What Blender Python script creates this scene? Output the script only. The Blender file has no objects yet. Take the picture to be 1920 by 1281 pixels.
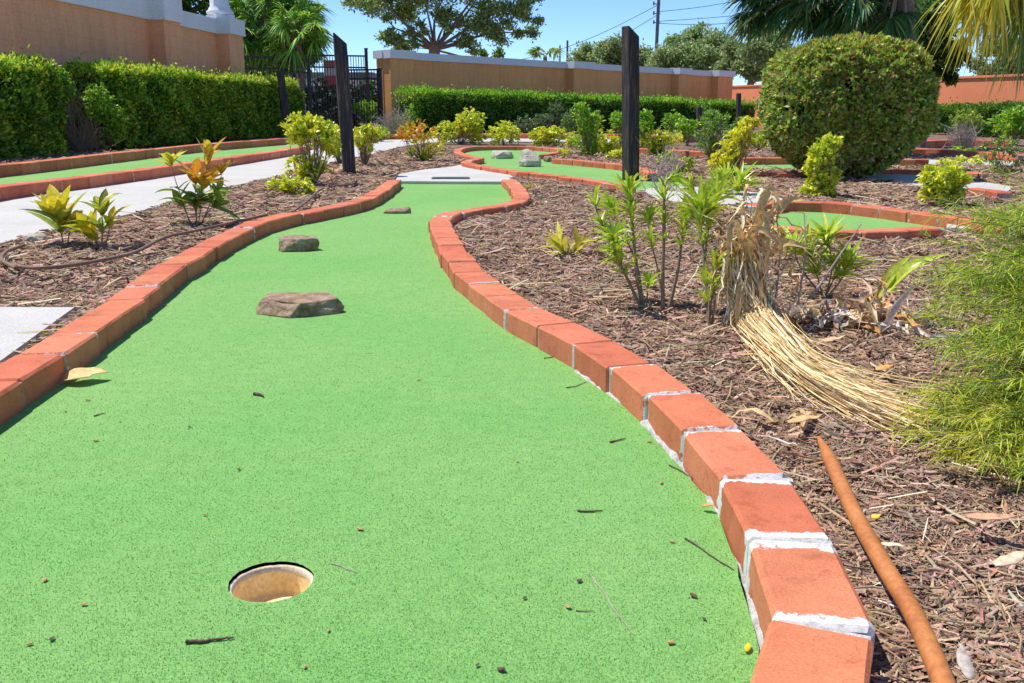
import bpy, bmesh, math, random
import numpy as np
from mathutils import Vector, Matrix, noise
from mathutils.geometry import tessellate_polygon

S = bpy.context.scene
COL = S.collection
# ------------------------------------------------------------------ camera
FPX = 1750.0; HZ = 205.0; CAMH = 0.56
PITCH = math.atan((640.5 - HZ) / FPX)
cam = bpy.data.cameras.new('camera'); camo = bpy.data.objects.new('camera', cam); COL.objects.link(camo)
cam.sensor_width = 36; cam.lens = 36 * FPX / 1920; cam.clip_start = 0.02; cam.clip_end = 3000
camo.location = (0, 0, CAMH); camo.rotation_euler = (math.pi / 2 - PITCH, 0, 0)
S.camera = camo
S.render.resolution_x = 1024; S.render.resolution_y = 683
# ------------------------------------------------------------------ light
SUN_EL = math.radians(62); SUN_DIR = Vector((-0.89, 0.45, 0)).normalized()
sv = Vector((SUN_DIR.x * math.cos(SUN_EL), SUN_DIR.y * math.cos(SUN_EL), math.sin(SUN_EL)))
W = bpy.data.worlds.new("World"); S.world = W; W.use_nodes = True
nt = W.node_tree; nt.nodes.clear()
sky = nt.nodes.new('ShaderNodeTexSky'); sky.sky_type = 'NISHITA'; sky.sun_disc = False
sky.sun_elevation = SUN_EL; sky.sun_rotation = math.atan2(SUN_DIR.x, SUN_DIR.y)
sky.air_density = 1.0; sky.dust_density = 0.0; sky.ozone_density = 8.0; sky.altitude = 4000
bg = nt.nodes.new('ShaderNodeBackground'); bg.inputs[1].default_value = 0.142
wo = nt.nodes.new('ShaderNodeOutputWorld')
nt.links.new(sky.outputs[0], bg.inputs[0]); nt.links.new(bg.outputs[0], wo.inputs[0])
sl = bpy.data.lights.new('sun', 'SUN'); sl.energy = 3.85; sl.angle = math.radians(0.55); sl.color = (1, 0.955, 0.88)
so = bpy.data.objects.new('sun', sl); COL.objects.link(so)
so.rotation_euler = sv.to_track_quat('Z', 'Y').to_euler(); so.location = (-5, 5, 12)
S.view_settings.view_transform = 'Standard'; S.view_settings.look = 'None'
S.view_settings.exposure = 0.50; S.view_settings.gamma = 1.0

# ------------------------------------------------------------------ helpers
CP, SP = math.cos(PITCH), math.sin(PITCH)
def ray(px, py):
    u = (px - 960) / FPX; v = (640.5 - py) / FPX
    return Vector((u, CP + SP * v, -SP + CP * v))
def unp(px, py, z=0.0):
    d = ray(px, py); t = (z - CAMH) / d.z
    return Vector((d.x * t, d.y * t, z))
def uny(px, py, y):
    d = ray(px, py); t = y / d.y
    return Vector((d.x * t, y, CAMH + d.z * t))
ORG = {}
def props(o, label=None, cat=None, group=None, kind=None):
    if label: o['label'] = label
    if cat: o['category'] = cat
    if group: o['group'] = group
    if kind: o['kind'] = kind
    return o
def thing(name, label, cat, loc, group=None):
    o = bpy.data.objects.new(name, None); COL.objects.link(o); o.location = loc
    o.empty_display_size = 0.05
    ORG[o.name] = Vector(loc)
    return props(o, label, cat, group)
def link(name, me, mat, parent=None, loc=(0, 0, 0)):
    o = bpy.data.objects.new(name, me); COL.objects.link(o)
    if mat: me.materials.append(mat)
    if parent: o.parent = parent; ORG[o.name] = ORG[parent.name]
    else: o.location = loc; ORG[o.name] = Vector(loc)
    return o
def mesh(name, V, F, mat, parent=None, org=None, cols=None, attrs=None, smooth=False):
    """V (n,3) world coordinates; F list of lists or int array (m,k)"""
    V = np.asarray(V, dtype=np.float64).reshape(-1, 3)
    o0 = ORG[parent.name] if parent else Vector(org if org is not None else (0, 0, 0))
    V = V - np.array(o0)
    me = bpy.data.meshes.new(name)
    if isinstance(F, np.ndarray):
        k = F.shape[1]; m = F.shape[0]
        me.vertices.add(len(V)); me.vertices.foreach_set('co', V.ravel().astype(np.float32))
        me.loops.add(m * k); me.loops.foreach_set('vertex_index', F.ravel().astype(np.int32))
        me.polygons.add(m); me.polygons.foreach_set('loop_start', np.arange(0, m * k, k, dtype=np.int32))
        me.polygons.foreach_set('loop_total', np.full(m, k, dtype=np.int32))
        me.update(calc_edges=True)
    else:
        me.from_pydata(V.tolist(), [], F); me.update()
    if cols is not None:
        a = me.color_attributes.new('Col', 'FLOAT_COLOR', 'POINT')
        c = np.ones((len(V), 4), dtype=np.float32); c[:, :3] = np.asarray(cols).reshape(-1, 3)
        a.data.foreach_set('color', c.ravel())
    if attrs:
        for kx, vx in attrs.items():
            a = me.color_attributes.new(kx, 'FLOAT_COLOR', 'POINT')
            a.data.foreach_set('color', np.asarray(vx, dtype=np.float32).ravel())
    if smooth: me.polygons.foreach_set('use_smooth', np.ones(len(me.polygons), dtype=bool))
    return link(name, me, mat, parent, o0)
def nrm(a):
    return a / (np.linalg.norm(a, axis=-1, keepdims=True) + 1e-9)
def catmull(pts, n=8):
    pts = [Vector(p) for p in pts]; P = [pts[0] * 2 - pts[1]] + pts + [pts[-1] * 2 - pts[-2]]; out = []
    for i in range(1, len(P) - 2):
        a, b, c, d = P[i - 1:i + 3]
        for k in range(n):
            t = k / n
            out.append(0.5 * ((2 * b) + (c - a) * t + (2 * a - 5 * b + 4 * c - d) * t * t + (3 * b - a - 3 * c + d) * t ** 3))
    out.append(pts[-1]); return out
def inpoly(X, Y, poly):
    ins = np.zeros(X.shape, bool); n = len(poly); j = n - 1
    for i in range(n):
        xi, yi = poly[i][0], poly[i][1]; xj, yj = poly[j][0], poly[j][1]
        c = ((yi > Y) != (yj > Y)) & (X < (xj - xi) * (Y - yi) / ((yj - yi) if yj != yi else 1e-9) + xi)
        ins ^= c; j = i
    return ins
class Geo:
    def __init__(s): s.v = []; s.f = []; s.c = []
    def add(s, V, F, c=None):
        o = len(s.v); s.v += [tuple(p) for p in V]; s.f += [[i + o for i in f] for f in F]
        if c is not None: s.c += [c] * len(V)
    def box(s, a, b, c=None):
        x0, y0, z0 = a; x1, y1, z1 = b
        s.add([(x0, y0, z0), (x1, y0, z0), (x1, y1, z0), (x0, y1, z0), (x0, y0, z1), (x1, y0, z1), (x1, y1, z1), (x0, y1, z1)],
              [[0, 3, 2, 1], [4, 5, 6, 7], [0, 1, 5, 4], [1, 2, 6, 5], [2, 3, 7, 6], [3, 0, 4, 7]], c)
    def obox(s, c, ax, ay, hx, hy, z0, z1, col=None):
        """oriented box about c (xy), axes ax, ay unit"""
        V = []
        for z in (z0, z1):
            for i, j in ((-1, -1), (1, -1), (1, 1), (-1, 1)):
                V.append((c[0] + ax[0] * hx * i + ay[0] * hy * j, c[1] + ax[1] * hx * i + ay[1] * hy * j, z))
        s.add(V, [[0, 3, 2, 1], [4, 5, 6, 7], [0, 1, 5, 4], [1, 2, 6, 5], [2, 3, 7, 6], [3, 0, 4, 7]], col)
    def tube(s, pts, rad, n=6, c=None, cap=True):
        pts = [Vector(p) for p in pts]; m = len(pts)
        if not hasattr(rad, '__len__'): rad = [rad] * m
        V = []; ref = Vector((0.13, 0.2, 1)).normalized()
        for i in range(m):
            d = (pts[min(i + 1, m - 1)] - pts[max(i - 1, 0)])
            if d.length < 1e-9: d = Vector((0, 0, 1))
            d.normalize()
            r = ref if abs(d.dot(ref)) < 0.95 else Vector((1, 0, 0))
            a = d.cross(r).normalized(); b = d.cross(a)
            for k in range(n):
                t = 2 * math.pi * k / n
                V.append(pts[i] + (a * math.cos(t) + b * math.sin(t)) * rad[i])
        F = [[i * n + k, i * n + (k + 1) % n, (i + 1) * n + (k + 1) % n, (i + 1) * n + k] for i in range(m - 1) for k in range(n)]
        if cap: F += [list(range(n)), [(m - 1) * n + k for k in range(n)][::-1]]
        s.add(V, F, c)
    def make(s, name, mat, parent=None, org=None, smooth=False):
        return mesh(name, s.v, s.f, mat, parent, org, cols=s.c if s.c and len(s.c) == len(s.v) else None, smooth=smooth)

# ------------------------------------------------------------------ materials
def mat(name):
    m = bpy.data.materials.new(name); m.use_nodes = True; n = m.node_tree; n.nodes.clear()
    out = n.nodes.new('ShaderNodeOutputMaterial'); b = n.nodes.new('ShaderNodeBsdfPrincipled')
    n.links.new(b.outputs[0], out.inputs[0]); return m, n, b, out
def N(n, t, **k):
    x = n.nodes.new(t)
    for a, v in k.items():
        if a.startswith('i_'): x.inputs[int(a[2:])].default_value = v
        else: setattr(x, a, v)
    return x
def ramp(n, stops, fac=None):
    r = n.nodes.new('ShaderNodeValToRGB'); e = r.color_ramp.elements
    while len(e) < len(stops): e.new(0.5)
    for x, (p, c) in zip(e, stops): x.position = p; x.color = (*c, 1)
    if fac is not None: n.links.new(fac, r.inputs[0])
    return r
def noise_tex(n, scale, detail=4, rough=0.6, vec=None, dist=0.0):
    t = n.nodes.new('ShaderNodeTexNoise'); t.inputs['Scale'].default_value = scale
    t.inputs['Detail'].default_value = detail; t.inputs['Roughness'].default_value = rough; t.inputs['Distortion'].default_value = dist
    if vec is not None: n.links.new(vec, t.inputs['Vector'])
    return t
def bump(n, b, h, strength=0.5, dist=0.01):
    u = n.nodes.new('ShaderNodeBump'); u.inputs['Strength'].default_value = strength; u.inputs['Distance'].default_value = dist
    n.links.new(h, u.inputs['Height']); n.links.new(u.outputs[0], b.inputs['Normal']); return u
def mix(n, a, b, fac, mode='MIX'):
    m = n.nodes.new('ShaderNodeMix'); m.data_type = 'RGBA'; m.blend_type = mode
    for s, i in ((fac, 0), (a, 6), (b, 7)):
        if isinstance(s, (int, float)): m.inputs[i].default_value = s
        elif isinstance(s, tuple): m.inputs[i].default_value = (*s, 1)
        else: n.links.new(s, m.inputs[i])
    return m.outputs[2]
def pos(n):
    return N(n, 'ShaderNodeNewGeometry').outputs['Position']
def rough_mat(name, stops, scale, bstr=0.4, bdist=0.004, rough=0.85, fine=None, spec=0.3, courses=False):
    m, n, b, o = mat(name); p = pos(n)
    t = noise_tex(n, scale, 6, 0.65, p); r = ramp(n, stops, t.outputs[0])
    col = r.outputs[0]
    t2 = noise_tex(n, fine or scale * 9, 5, 0.7, p)
    r2 = ramp(n, [(0.3, (0.72, 0.72, 0.72)), (0.7, (1.15, 1.15, 1.15))], t2.outputs[0])
    col = mix(n, col, r2.outputs[0], 1.0, 'MULTIPLY')
    if courses:   # faint block courses and runs of dirt under the coping
        sx = N(n, 'ShaderNodeSeparateXYZ'); n.links.new(p, sx.inputs[0]); ad = N(n, 'ShaderNodeMath', operation='ADD'); n.links.new(sx.outputs[0], ad.inputs[0]); n.links.new(sx.outputs[1], ad.inputs[1])
        cb = N(n, 'ShaderNodeCombineXYZ'); n.links.new(ad.outputs[0], cb.inputs[0]); n.links.new(sx.outputs[2], cb.inputs[1])
        bt = N(n, 'ShaderNodeTexBrick'); n.links.new(cb.outputs[0], bt.inputs[0]); bt.inputs['Scale'].default_value = 1; bt.inputs['Brick Width'].default_value = 0.42; bt.inputs['Row Height'].default_value = 0.2
        bt.inputs['Mortar Size'].default_value = 0.008; bt.inputs['Color1'].default_value = (1, 1, 1, 1); bt.inputs['Color2'].default_value = (0.95, 0.95, 0.96, 1); bt.inputs['Mortar'].default_value = (0.88, 0.88, 0.88, 1)
        col = mix(n, col, bt.outputs[0], 0.8, 'MULTIPLY')
        mp = N(n, 'ShaderNodeMapping'); mp.inputs['Scale'].default_value = (5, 0.5, 1); n.links.new(cb.outputs[0], mp.inputs[0]); ts = noise_tex(n, 1, 5, 0.7, mp.outputs[0])
        rs = ramp(n, [(0.35, (0.84, 0.84, 0.85)), (0.55, (1.02, 1.02, 1.02))], ts.outputs[0]); col = mix(n, col, rs.outputs[0], 0.7, 'MULTIPLY')
    n.links.new(col, b.inputs['Base Color']); b.inputs['Roughness'].default_value = rough
    b.inputs['Specular IOR Level'].default_value = spec
    bump(n, b, t2.outputs[0], bstr, bdist); return m
def attr_mat(name, rough=0.6, trans=0.0, spec=0.3, noise_scale=None, var=0.25, bstr=0.0):
    m, n, b, o = mat(name)
    a = N(n, 'ShaderNodeAttribute', attribute_name='Col'); col = a.outputs[0]
    if noise_scale:
        t = noise_tex(n, noise_scale, 4, 0.6, pos(n))
        r = ramp(n, [(0.3, (1 - var,) * 3), (0.7, (1 + var,) * 3)], t.outputs[0])
        col = mix(n, col, r.outputs[0], 1.0, 'MULTIPLY')
        if bstr: bump(n, b, t.outputs[0], bstr, 0.003)
    n.links.new(col, b.inputs['Base Color']); b.inputs['Roughness'].default_value = rough
    b.inputs['Specular IOR Level'].default_value = spec
    if trans:
        tr = N(n, 'ShaderNodeBsdfTranslucent'); n.links.new(col, tr.inputs[0])
        mx = N(n, 'ShaderNodeMixShader'); mx.inputs[0].default_value = trans
        n.links.new(b.outputs[0], mx.inputs[1]); n.links.new(tr.outputs[0], mx.inputs[2]); n.links.new(mx.outputs[0], o.inputs[0])
    return m
M = {}
M['leaf'] = attr_mat('leaf', 0.42, 0.38, 0.4)
M['leafv'] = attr_mat('leaf_variegated', 0.36, 0.32, 0.45, 90, 0.3)
M['dry'] = attr_mat('dry_leaf', 0.7, 0.2, 0.25, 120, 0.3)
M['chip'] = attr_mat('wood_chip', 0.85, 0, 0.2, 150, 0.3)
M['fibre'] = attr_mat('turf_fibre', 0.7, 0.28, 0.2)
M['bark'] = rough_mat('bark', [(0.3, (0.20, 0.14, 0.10)), (0.7, (0.36, 0.27, 0.20))], 12, 0.8, 0.02)
M['stem'] = rough_mat('stem_bark', [(0.3, (0.24, 0.17, 0.11)), (0.7, (0.40, 0.30, 0.20))], 60, 0.5, 0.002)
M['post'] = None
def turf_material():
    m, n, b, o = mat('artificial_turf'); p = pos(n)
    t = noise_tex(n, 330, 3, 0.75, p); t3 = noise_tex(n, 1.3, 4, 0.6, p); t4 = noise_tex(n, 30, 4, 0.6, p)
    r = ramp(n, [(0.30, (0.09, 0.27, 0.06)), (0.47, (0.19, 0.41, 0.11)), (0.68, (0.28, 0.50, 0.17))], t.outputs[0])
    r3 = ramp(n, [(0.35, (0.88, 0.97, 0.88)), (0.65, (1.14, 1.03, 1.08))], t3.outputs[0])
    r4 = ramp(n, [(0.35, (0.92, 0.94, 0.92)), (0.65, (1.07, 1.04, 1.07))], t4.outputs[0])
    c = mix(n, r.outputs[0], r3.outputs[0], 1.0, 'MULTIPLY'); c = mix(n, c, r4.outputs[0], 1.0, 'MULTIPLY')
    n.links.new(c, b.inputs['Base Color']); b.inputs['Roughness'].default_value = 0.8; b.inputs['Specular IOR Level'].default_value = 0.15
    bump(n, b, t.outputs[0], 0.2, 0.002); return m
M['turf'] = turf_material()
def brick_material():
    m, n, b, o = mat('painted_brick'); p = pos(n)
    a = N(n, 'ShaderNodeAttribute', attribute_name='joint'); sp = N(n, 'ShaderNodeSeparateColor'); n.links.new(a.outputs[0], sp.inputs[0])
    tn = N(n, 'ShaderNodeAttribute', attribute_name='Col')
    t1 = noise_tex(n, 9, 4, 0.6, p); t2 = noise_tex(n, 300, 4, 0.85, p); t3 = noise_tex(n, 70, 5, 0.7, p)
    r1 = ramp(n, [(0.3, (0.84, 0.82, 0.80)), (0.7, (1.1, 1.14, 1.16))], t1.outputs[0])
    c = mix(n, tn.outputs[0], r1.outputs[0], 1.0, 'MULTIPLY')
    r2 = ramp(n, [(0.30, (0.30, 0.26, 0.24)), (0.40, (0.86, 0.84, 0.84)), (0.62, (1.12, 1.16, 1.18))], t2.outputs[0])
    c = mix(n, c, r2.outputs[0], 0.85, 'MULTIPLY')
    r3 = ramp(n, [(0.56, (0, 0, 0)), (0.78, (1, 1, 1))], t3.outputs[0])
    mm = N(n, 'ShaderNodeMath', operation='MULTIPLY', i_1=0.38); n.links.new(r3.outputs[0], mm.inputs[0])
    c = mix(n, c, (0.62, 0.26, 0.17), mm.outputs[0])
    t6 = noise_tex(n, 26, 6, 0.7, p); r6 = ramp(n, [(0.30, (0.62, 0.56, 0.52)), (0.46, (1, 1, 1)), (0.70, (1.03, 1.06, 1.08))], t6.outputs[0])
    c = mix(n, c, r6.outputs[0], 0.75, 'MULTIPLY')
    # splashed white mortar near the joints: joint.r = metres from joint A, g = metres from joint B, b = reach
    mn = N(n, 'ShaderNodeMath', operation='MINIMUM'); n.links.new(sp.outputs[0], mn.inputs[0]); n.links.new(sp.outputs[1], mn.inputs[1])
    tw = noise_tex(n, 34, 7, 0.72, p)
    ns = N(n, 'ShaderNodeMath', operation='MULTIPLY_ADD', i_1=0.075, i_2=-0.0375); n.links.new(tw.outputs[0], ns.inputs[0])
    ad = N(n, 'ShaderNodeMath', operation='ADD'); n.links.new(mn.outputs[0], ad.inputs[0]); n.links.new(ns.outputs[0], ad.inputs[1])
    lt = N(n, 'ShaderNodeMath', operation='SUBTRACT'); n.links.new(sp.outputs[2], lt.inputs[0]); n.links.new(ad.outputs[0], lt.inputs[1])
    sm = N(n, 'ShaderNodeMapRange'); sm.inputs[1].default_value = 0.0; sm.inputs[2].default_value = 0.004; n.links.new(lt.outputs[0], sm.inputs[0])
    rw = ramp(n, [(0.32, (0.46, 0.42, 0.38)), (0.52, (0.78, 0.76, 0.73))], t3.outputs[0])
    c = mix(n, c, rw.outputs[0], sm.outputs[0])
    n.links.new(c, b.inputs['Base Color']); b.inputs['Roughness'].default_value = 0.78; b.inputs['Specular IOR Level'].default_value = 0.25
    a6 = N(n, 'ShaderNodeMath', operation='MULTIPLY_ADD', i_1=2.0); n.links.new(t6.outputs[0], a6.inputs[0]); n.links.new(t2.outputs[0], a6.inputs[2])
    ah = N(n, 'ShaderNodeMath', operation='ADD'); n.links.new(a6.outputs[0], ah.inputs[0]); n.links.new(sm.outputs[0], ah.inputs[1])
    bump(n, b, ah.outputs[0], 0.45, 0.002); return m
M['brick'] = brick_material()
M['mortar'] = rough_mat('mortar', [(0.3, (0.42, 0.39, 0.35)), (0.6, (0.72, 0.70, 0.67))], 55, 0.9, 0.004, fine=260)
M['mortarred'] = rough_mat('painted_mortar', [(0.42, (0.50, 0.17, 0.10)), (0.62, (0.60, 0.44, 0.36))], 7, 0.6, 0.004, fine=200)
M['concrete'] = rough_mat('concrete', [(0.3, (0.52, 0.50, 0.46)), (0.7, (0.62, 0.60, 0.56))], 2.5, 0.25, 0.002, 0.8, fine=160)
def ground_material():
    m, n, b, o = mat('mulch_soil'); p = pos(n)
    mp = N(n, 'ShaderNodeMapping'); mp.inputs['Scale'].default_value = (1, 2.4, 1); mp.inputs['Rotation'].default_value = (0, 0, 0.5); n.links.new(p, mp.inputs[0])
    v = N(n, 'ShaderNodeTexVoronoi', feature='F1'); v.inputs['Scale'].default_value = 42; v.inputs['Randomness'].default_value = 1
    tw = noise_tex(n, 12, 3, 0.6, p)
    vm = N(n, 'ShaderNodeVectorMath', operation='MULTIPLY_ADD'); vm.inputs[1].default_value = (0.12, 0.12, 0.12); n.links.new(tw.outputs[1], vm.inputs[0]); n.links.new(mp.outputs[0], vm.inputs[2])
    n.links.new(vm.outputs[0], v.inputs['Vector'])
    sc = N(n, 'ShaderNodeSeparateColor'); n.links.new(v.outputs['Color'], sc.inputs[0])
    r = ramp(n, [(0.0, (0.14, 0.09, 0.065)), (0.35, (0.22, 0.145, 0.105)), (0.7, (0.33, 0.23, 0.17)), (0.95, (0.48, 0.36, 0.26))], sc.outputs[0])
    t = noise_tex(n, 1.1, 4, 0.6, p); r2 = ramp(n, [(0.3, (0.75, 0.75, 0.78)), (0.7, (1.15, 1.12, 1.08))], t.outputs[0])
    c = mix(n, r.outputs[0], r2.outputs[0], 1, 'MULTIPLY')
    n.links.new(c, b.inputs['Base Color']); b.inputs['Roughness'].default_value = 0.95; b.inputs['Specular IOR Level'].default_value = 0.1
    bump(n, b, v.outputs['Distance'], 0.9, 0.02); return m
M['soil'] = ground_material()
M['wall'] = rough_mat('stucco', [(0.25, (0.90, 0.40, 0.20)), (0.5, (0.93, 0.435, 0.22)), (0.75, (0.95, 0.47, 0.25))], 1.3, 0.5, 0.012, fine=45, courses=True)
M['wallgold'] = rough_mat('golden_stucco', [(0.25, (0.90, 0.40, 0.14)), (0.5, (0.93, 0.435, 0.16)), (0.75, (0.95, 0.47, 0.19))], 1.3, 0.5, 0.012, fine=45, courses=True)
M['wallred'] = rough_mat('terracotta_stucco', [(0.3, (0.80, 0.25, 0.11)), (0.7, (0.85, 0.30, 0.14))], 0.8, 0.3, 0.01, fine=60)
M['white'] = rough_mat('white_render', [(0.3, (0.72, 0.73, 0.76)), (0.7, (0.82, 0.82, 0.82))], 1.5, 0.2, 0.004, fine=60)
M['iron'] = rough_mat('black_iron', [(0.3, (0.012, 0.012, 0.016)), (0.7, (0.03, 0.03, 0.035))], 10, 0.2, 0.002, 0.45, spec=0.5)
def post_material():
    m, n, b, o = mat('dark_timber'); p = pos(n)
    mp = N(n, 'ShaderNodeMapping'); mp.inputs['Scale'].default_value = (40, 40, 3); n.links.new(p, mp.inputs[0])
    t = noise_tex(n, 1.5, 6, 0.7, mp.outputs[0]); t2 = noise_tex(n, 6, 3, 0.6, p)
    r = ramp(n, [(0.3, (0.012, 0.011, 0.014)), (0.52, (0.040, 0.036, 0.038)), (0.70, (0.17, 0.125, 0.09))], t.outputs[0])
    r2 = ramp(n, [(0.35, (0.7, 0.75, 0.9)), (0.7, (1.4, 1.15, 0.95))], t2.outputs[0])
    n.links.new(mix(n, r.outputs[0], r2.outputs[0], 1, 'MULTIPLY'), b.inputs['Base Color']); b.inputs['Roughness'].default_value = 0.75
    bump(n, b, t.outputs[0], 0.8, 0.006); return m
M['post'] = post_material()
M['rock'] = rough_mat('rock', [(0.25, (0.17, 0.10, 0.055)), (0.45, (0.33, 0.215, 0.125)), (0.7, (0.54, 0.40, 0.29))], 30, 0.8, 0.006, 0.85, fine=90)
M['rockpale'] = rough_mat('pale_rock', [(0.25, (0.34, 0.26, 0.18)), (0.45, (0.58, 0.50, 0.40)), (0.7, (0.80, 0.74, 0.66))], 11, 0.9, 0.012, 0.85, fine=80)
M['pipe'] = rough_mat('rusty_pipe', [(0.3, (0.46, 0.15, 0.04)), (0.7, (0.62, 0.24, 0.07))], 14, 0.15, 0.001, 0.5, fine=120, spec=0.4)
M['tube'] = rough_mat('brown_tubing', [(0.3, (0.20, 0.12, 0.08)), (0.7, (0.34, 0.22, 0.15))], 14, 0.15, 0.001, 0.55, fine=120)
M['cup'] = rough_mat('cup_metal', [(0.3, (0.93, 0.66, 0.28)), (0.7, (0.96, 0.76, 0.42))], 18, 0.15, 0.001, 0.45, fine=160, spec=0.5)
M['cuprim'] = rough_mat('cup_rim', [(0.3, (0.60, 0.48, 0.32)), (0.7, (0.82, 0.72, 0.54))], 50, 0.2, 0.001, 0.5, fine=250)
M['grey'] = rough_mat('grey_metal', [(0.3, (0.16, 0.19, 0.18)), (0.7, (0.24, 0.27, 0.26))], 20, 0.2, 0.001, 0.6)
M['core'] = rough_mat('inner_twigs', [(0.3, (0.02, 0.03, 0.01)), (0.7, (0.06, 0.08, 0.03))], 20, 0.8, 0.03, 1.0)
M['pink'] = rough_mat('pink_board', [(0.3, (0.60, 0.12, 0.18)), (0.7, (0.68, 0.16, 0.22))], 3, 0.1, 0.001)
M['glass'] = rough_mat('dark_glass', [(0.3, (0.03, 0.04, 0.05)), (0.7, (0.05, 0.06, 0.07))], 3, 0.0, 0.001, 0.1, spec=0.6)
M['pole'] = rough_mat('grey_pole', [(0.3, (0.10, 0.12, 0.13)), (0.7, (0.16, 0.18, 0.19))], 3, 0.2, 0.002)

# ------------------------------------------------------------------ ribbons and leaves
def ribbons(base, d, L, Wd, rng, droop=0.3, segs=4, fold=0.25, prof=None, up=None, curl=0.0, cin=None, cout=None):
    """many curved leaves at once -> V, F, C ; cin = colour of midrib, cout = colour of the margins (n,3)"""
    n = len(base); m = segs + 1; t = np.linspace(0, 1, m)[None, :, None]
    d = nrm(d); L = np.broadcast_to(L, (n,))[:, None, None]; Wd = np.broadcast_to(Wd, (n,))[:, None]
    dr = np.broadcast_to(droop, (n,))[:, None, None]
    P = base[:, None, :] + d[:, None, :] * L * t; P = P + np.array([0, 0, -1.0]) * dr * L * t ** 2
    if curl:
        P = P + rng.normal(0, curl, (n, 1, 3)) * L * t ** 2 + rng.normal(0, curl * 0.5, (n, m, 3)) * L * t
    T = np.gradient(P, axis=1); T = nrm(T)
    if up is None: up = np.array([0, 0, 1.0]) + rng.normal(0, 0.45, (n, 3))
    sd = nrm(np.cross(T, np.broadcast_to(up[:, None, :], T.shape))); nn = nrm(np.cross(sd, T))
    if prof is None: prof = np.sin(np.linspace(0.06, 1, m) ** 0.8 * math.pi) * 0.97 + 0.03
    w = Wd * np.asarray(prof)[None, :] * 0.5
    Lf = P + sd * w[:, :, None] + nn * w[:, :, None] * fold; Rt = P - sd * w[:, :, None] + nn * w[:, :, None] * fold
    V = np.stack([Lf, P, Rt], axis=2).reshape(-1, 3)
    i = np.arange(n)[:, None, None] * (m * 3) + np.arange(segs)[None, :, None] * 3
    q1 = np.concatenate([i, i + 1, i + 4, i + 3], axis=2); q2 = np.concatenate([i + 1, i + 2, i + 5, i + 4], axis=2)
    F = np.concatenate([q1.reshape(-1, 4), q2.reshape(-1, 4)])
    C = None
    if cin is not None:
        co = cout if cout is not None else cin
        C = np.stack([np.repeat(co[:, None], m, 1), np.repeat(cin[:, None], m, 1), np.repeat(co[:, None], m, 1)], axis=2).reshape(-1, 3)
    return V, F, C
def diamonds(P, d, side, L, Wd, fold=0.3):
    n = len(P); d = nrm(d); side = nrm(side - d * np.sum(side * d, -1, keepdims=True)); nn = np.cross(side, d)
    L = np.broadcast_to(L, (n,))[:, None]; Wd = np.broadcast_to(Wd, (n,))[:, None]
    mid = P + d * L * 0.45
    a = P; b = mid + side * Wd * 0.5 + nn * Wd * fold; c = P + d * L; e = mid - side * Wd * 0.5 + nn * Wd * fold
    V = np.stack([a, b, c, e], 1).reshape(-1, 3); i = np.arange(n)[:, None] * 4
    F = np.concatenate([np.concatenate([i, i + 1, i + 2], 1), np.concatenate([i, i + 2, i + 3], 1)])
    return V, F
def palette(pal, n, rng, jit=0.12):
    pal = np.array([list(p[:3]) for p in pal]); 
    idx = rng.integers(0, len(pal), n); c = pal[idx] * (1 + rng.normal(0, jit, (n, 1))) * (1 + rng.normal(0, jit * 0.4, (n, 3)))
    return np.clip(c, 0.004, 0.95)
def merge(parts):
    V = []; F = []; C = []; o = 0
    for v, f, c in parts:
        V.append(v); F.append(f + o); C.append(c); o += len(v)
    return np.concatenate(V), np.concatenate(F), (np.concatenate(C) if C[0] is not None else None)
HEDGE = [(0.11, 0.26, 0.018), (0.18, 0.38, 0.025), (0.28, 0.48, 0.035), (0.06, 0.15, 0.014), (0.44, 0.60, 0.05)]
YEL = [(0.84, 0.82, 0.03), (0.74, 0.78, 0.04), (0.90, 0.84, 0.05), (0.48, 0.62, 0.05), (0.30, 0.48, 0.05), (0.90, 0.84, 0.12)]
GRN = [(0.24, 0.50, 0.03), (0.34, 0.58, 0.04), (0.46, 0.64, 0.05), (0.15, 0.36, 0.03)]
ORG_ = [(0.72, 0.34, 0.03), (0.70, 0.22, 0.03), (0.74, 0.52, 0.05), (0.60, 0.55, 0.06)]
LI = [(0.50, 0.66, 0.05), (0.62, 0.70, 0.07), (0.72, 0.70, 0.10)]; LO = [(0.28, 0.52, 0.03), (0.38, 0.60, 0.04), (0.54, 0.64, 0.05)]
DULL = [(0.16, 0.24, 0.09), (0.22, 0.30, 0.12), (0.12, 0.2, 0.07)]

# ------------------------------------------------------------------ layout lines (main green etc.)
KH = 0.055; KW = 0.10
def line(pxs, z=KH): return [unp(x, y, z) for x, y in pxs]
KR = line([(1440, 1700), (1500, 1420), (1530, 1281), (1541, 1165), (1484, 1008), (1413, 880), (1322, 795), (1240, 723), (1143, 662), (1070, 621), (1003, 588), (952, 558), (915, 534), (886, 512), (860, 482), (842, 455), (830, 430), (826, 412), (843, 400), (885, 392), (935, 386), (968, 378), (978, 368), (972, 355), (960, 341), (953, 336)])
KL = line([(-420, 960), (-180, 815), (-60, 745), (12, 703), (84, 662), (150, 618), (200, 583), (240, 557), (290, 517), (362, 474), (425, 440), (480, 417), (521, 406), (583, 394), (654, 381), (696, 367), (727, 347), (740, 337)])
K2a = line([(900, 296), (874, 304), (905, 311), (965, 320), (1015, 326), (1065, 331), (1115, 338), (1165, 347), (1180, 350)])
K2b = line([(900, 296), (875, 291), (858, 284), (866, 278), (893, 275), (952, 274), (1015, 276), (1060, 281), (1018, 290)])
K2c = line([(1042, 297), (1090, 301), (1165, 308), (1205, 316), (1228, 326)])
K3a = line([(1405, 385), (1457, 377), (1539, 378), (1632, 386), (1726, 398), (1789, 406), (1860, 418), (1852, 432)])
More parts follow.
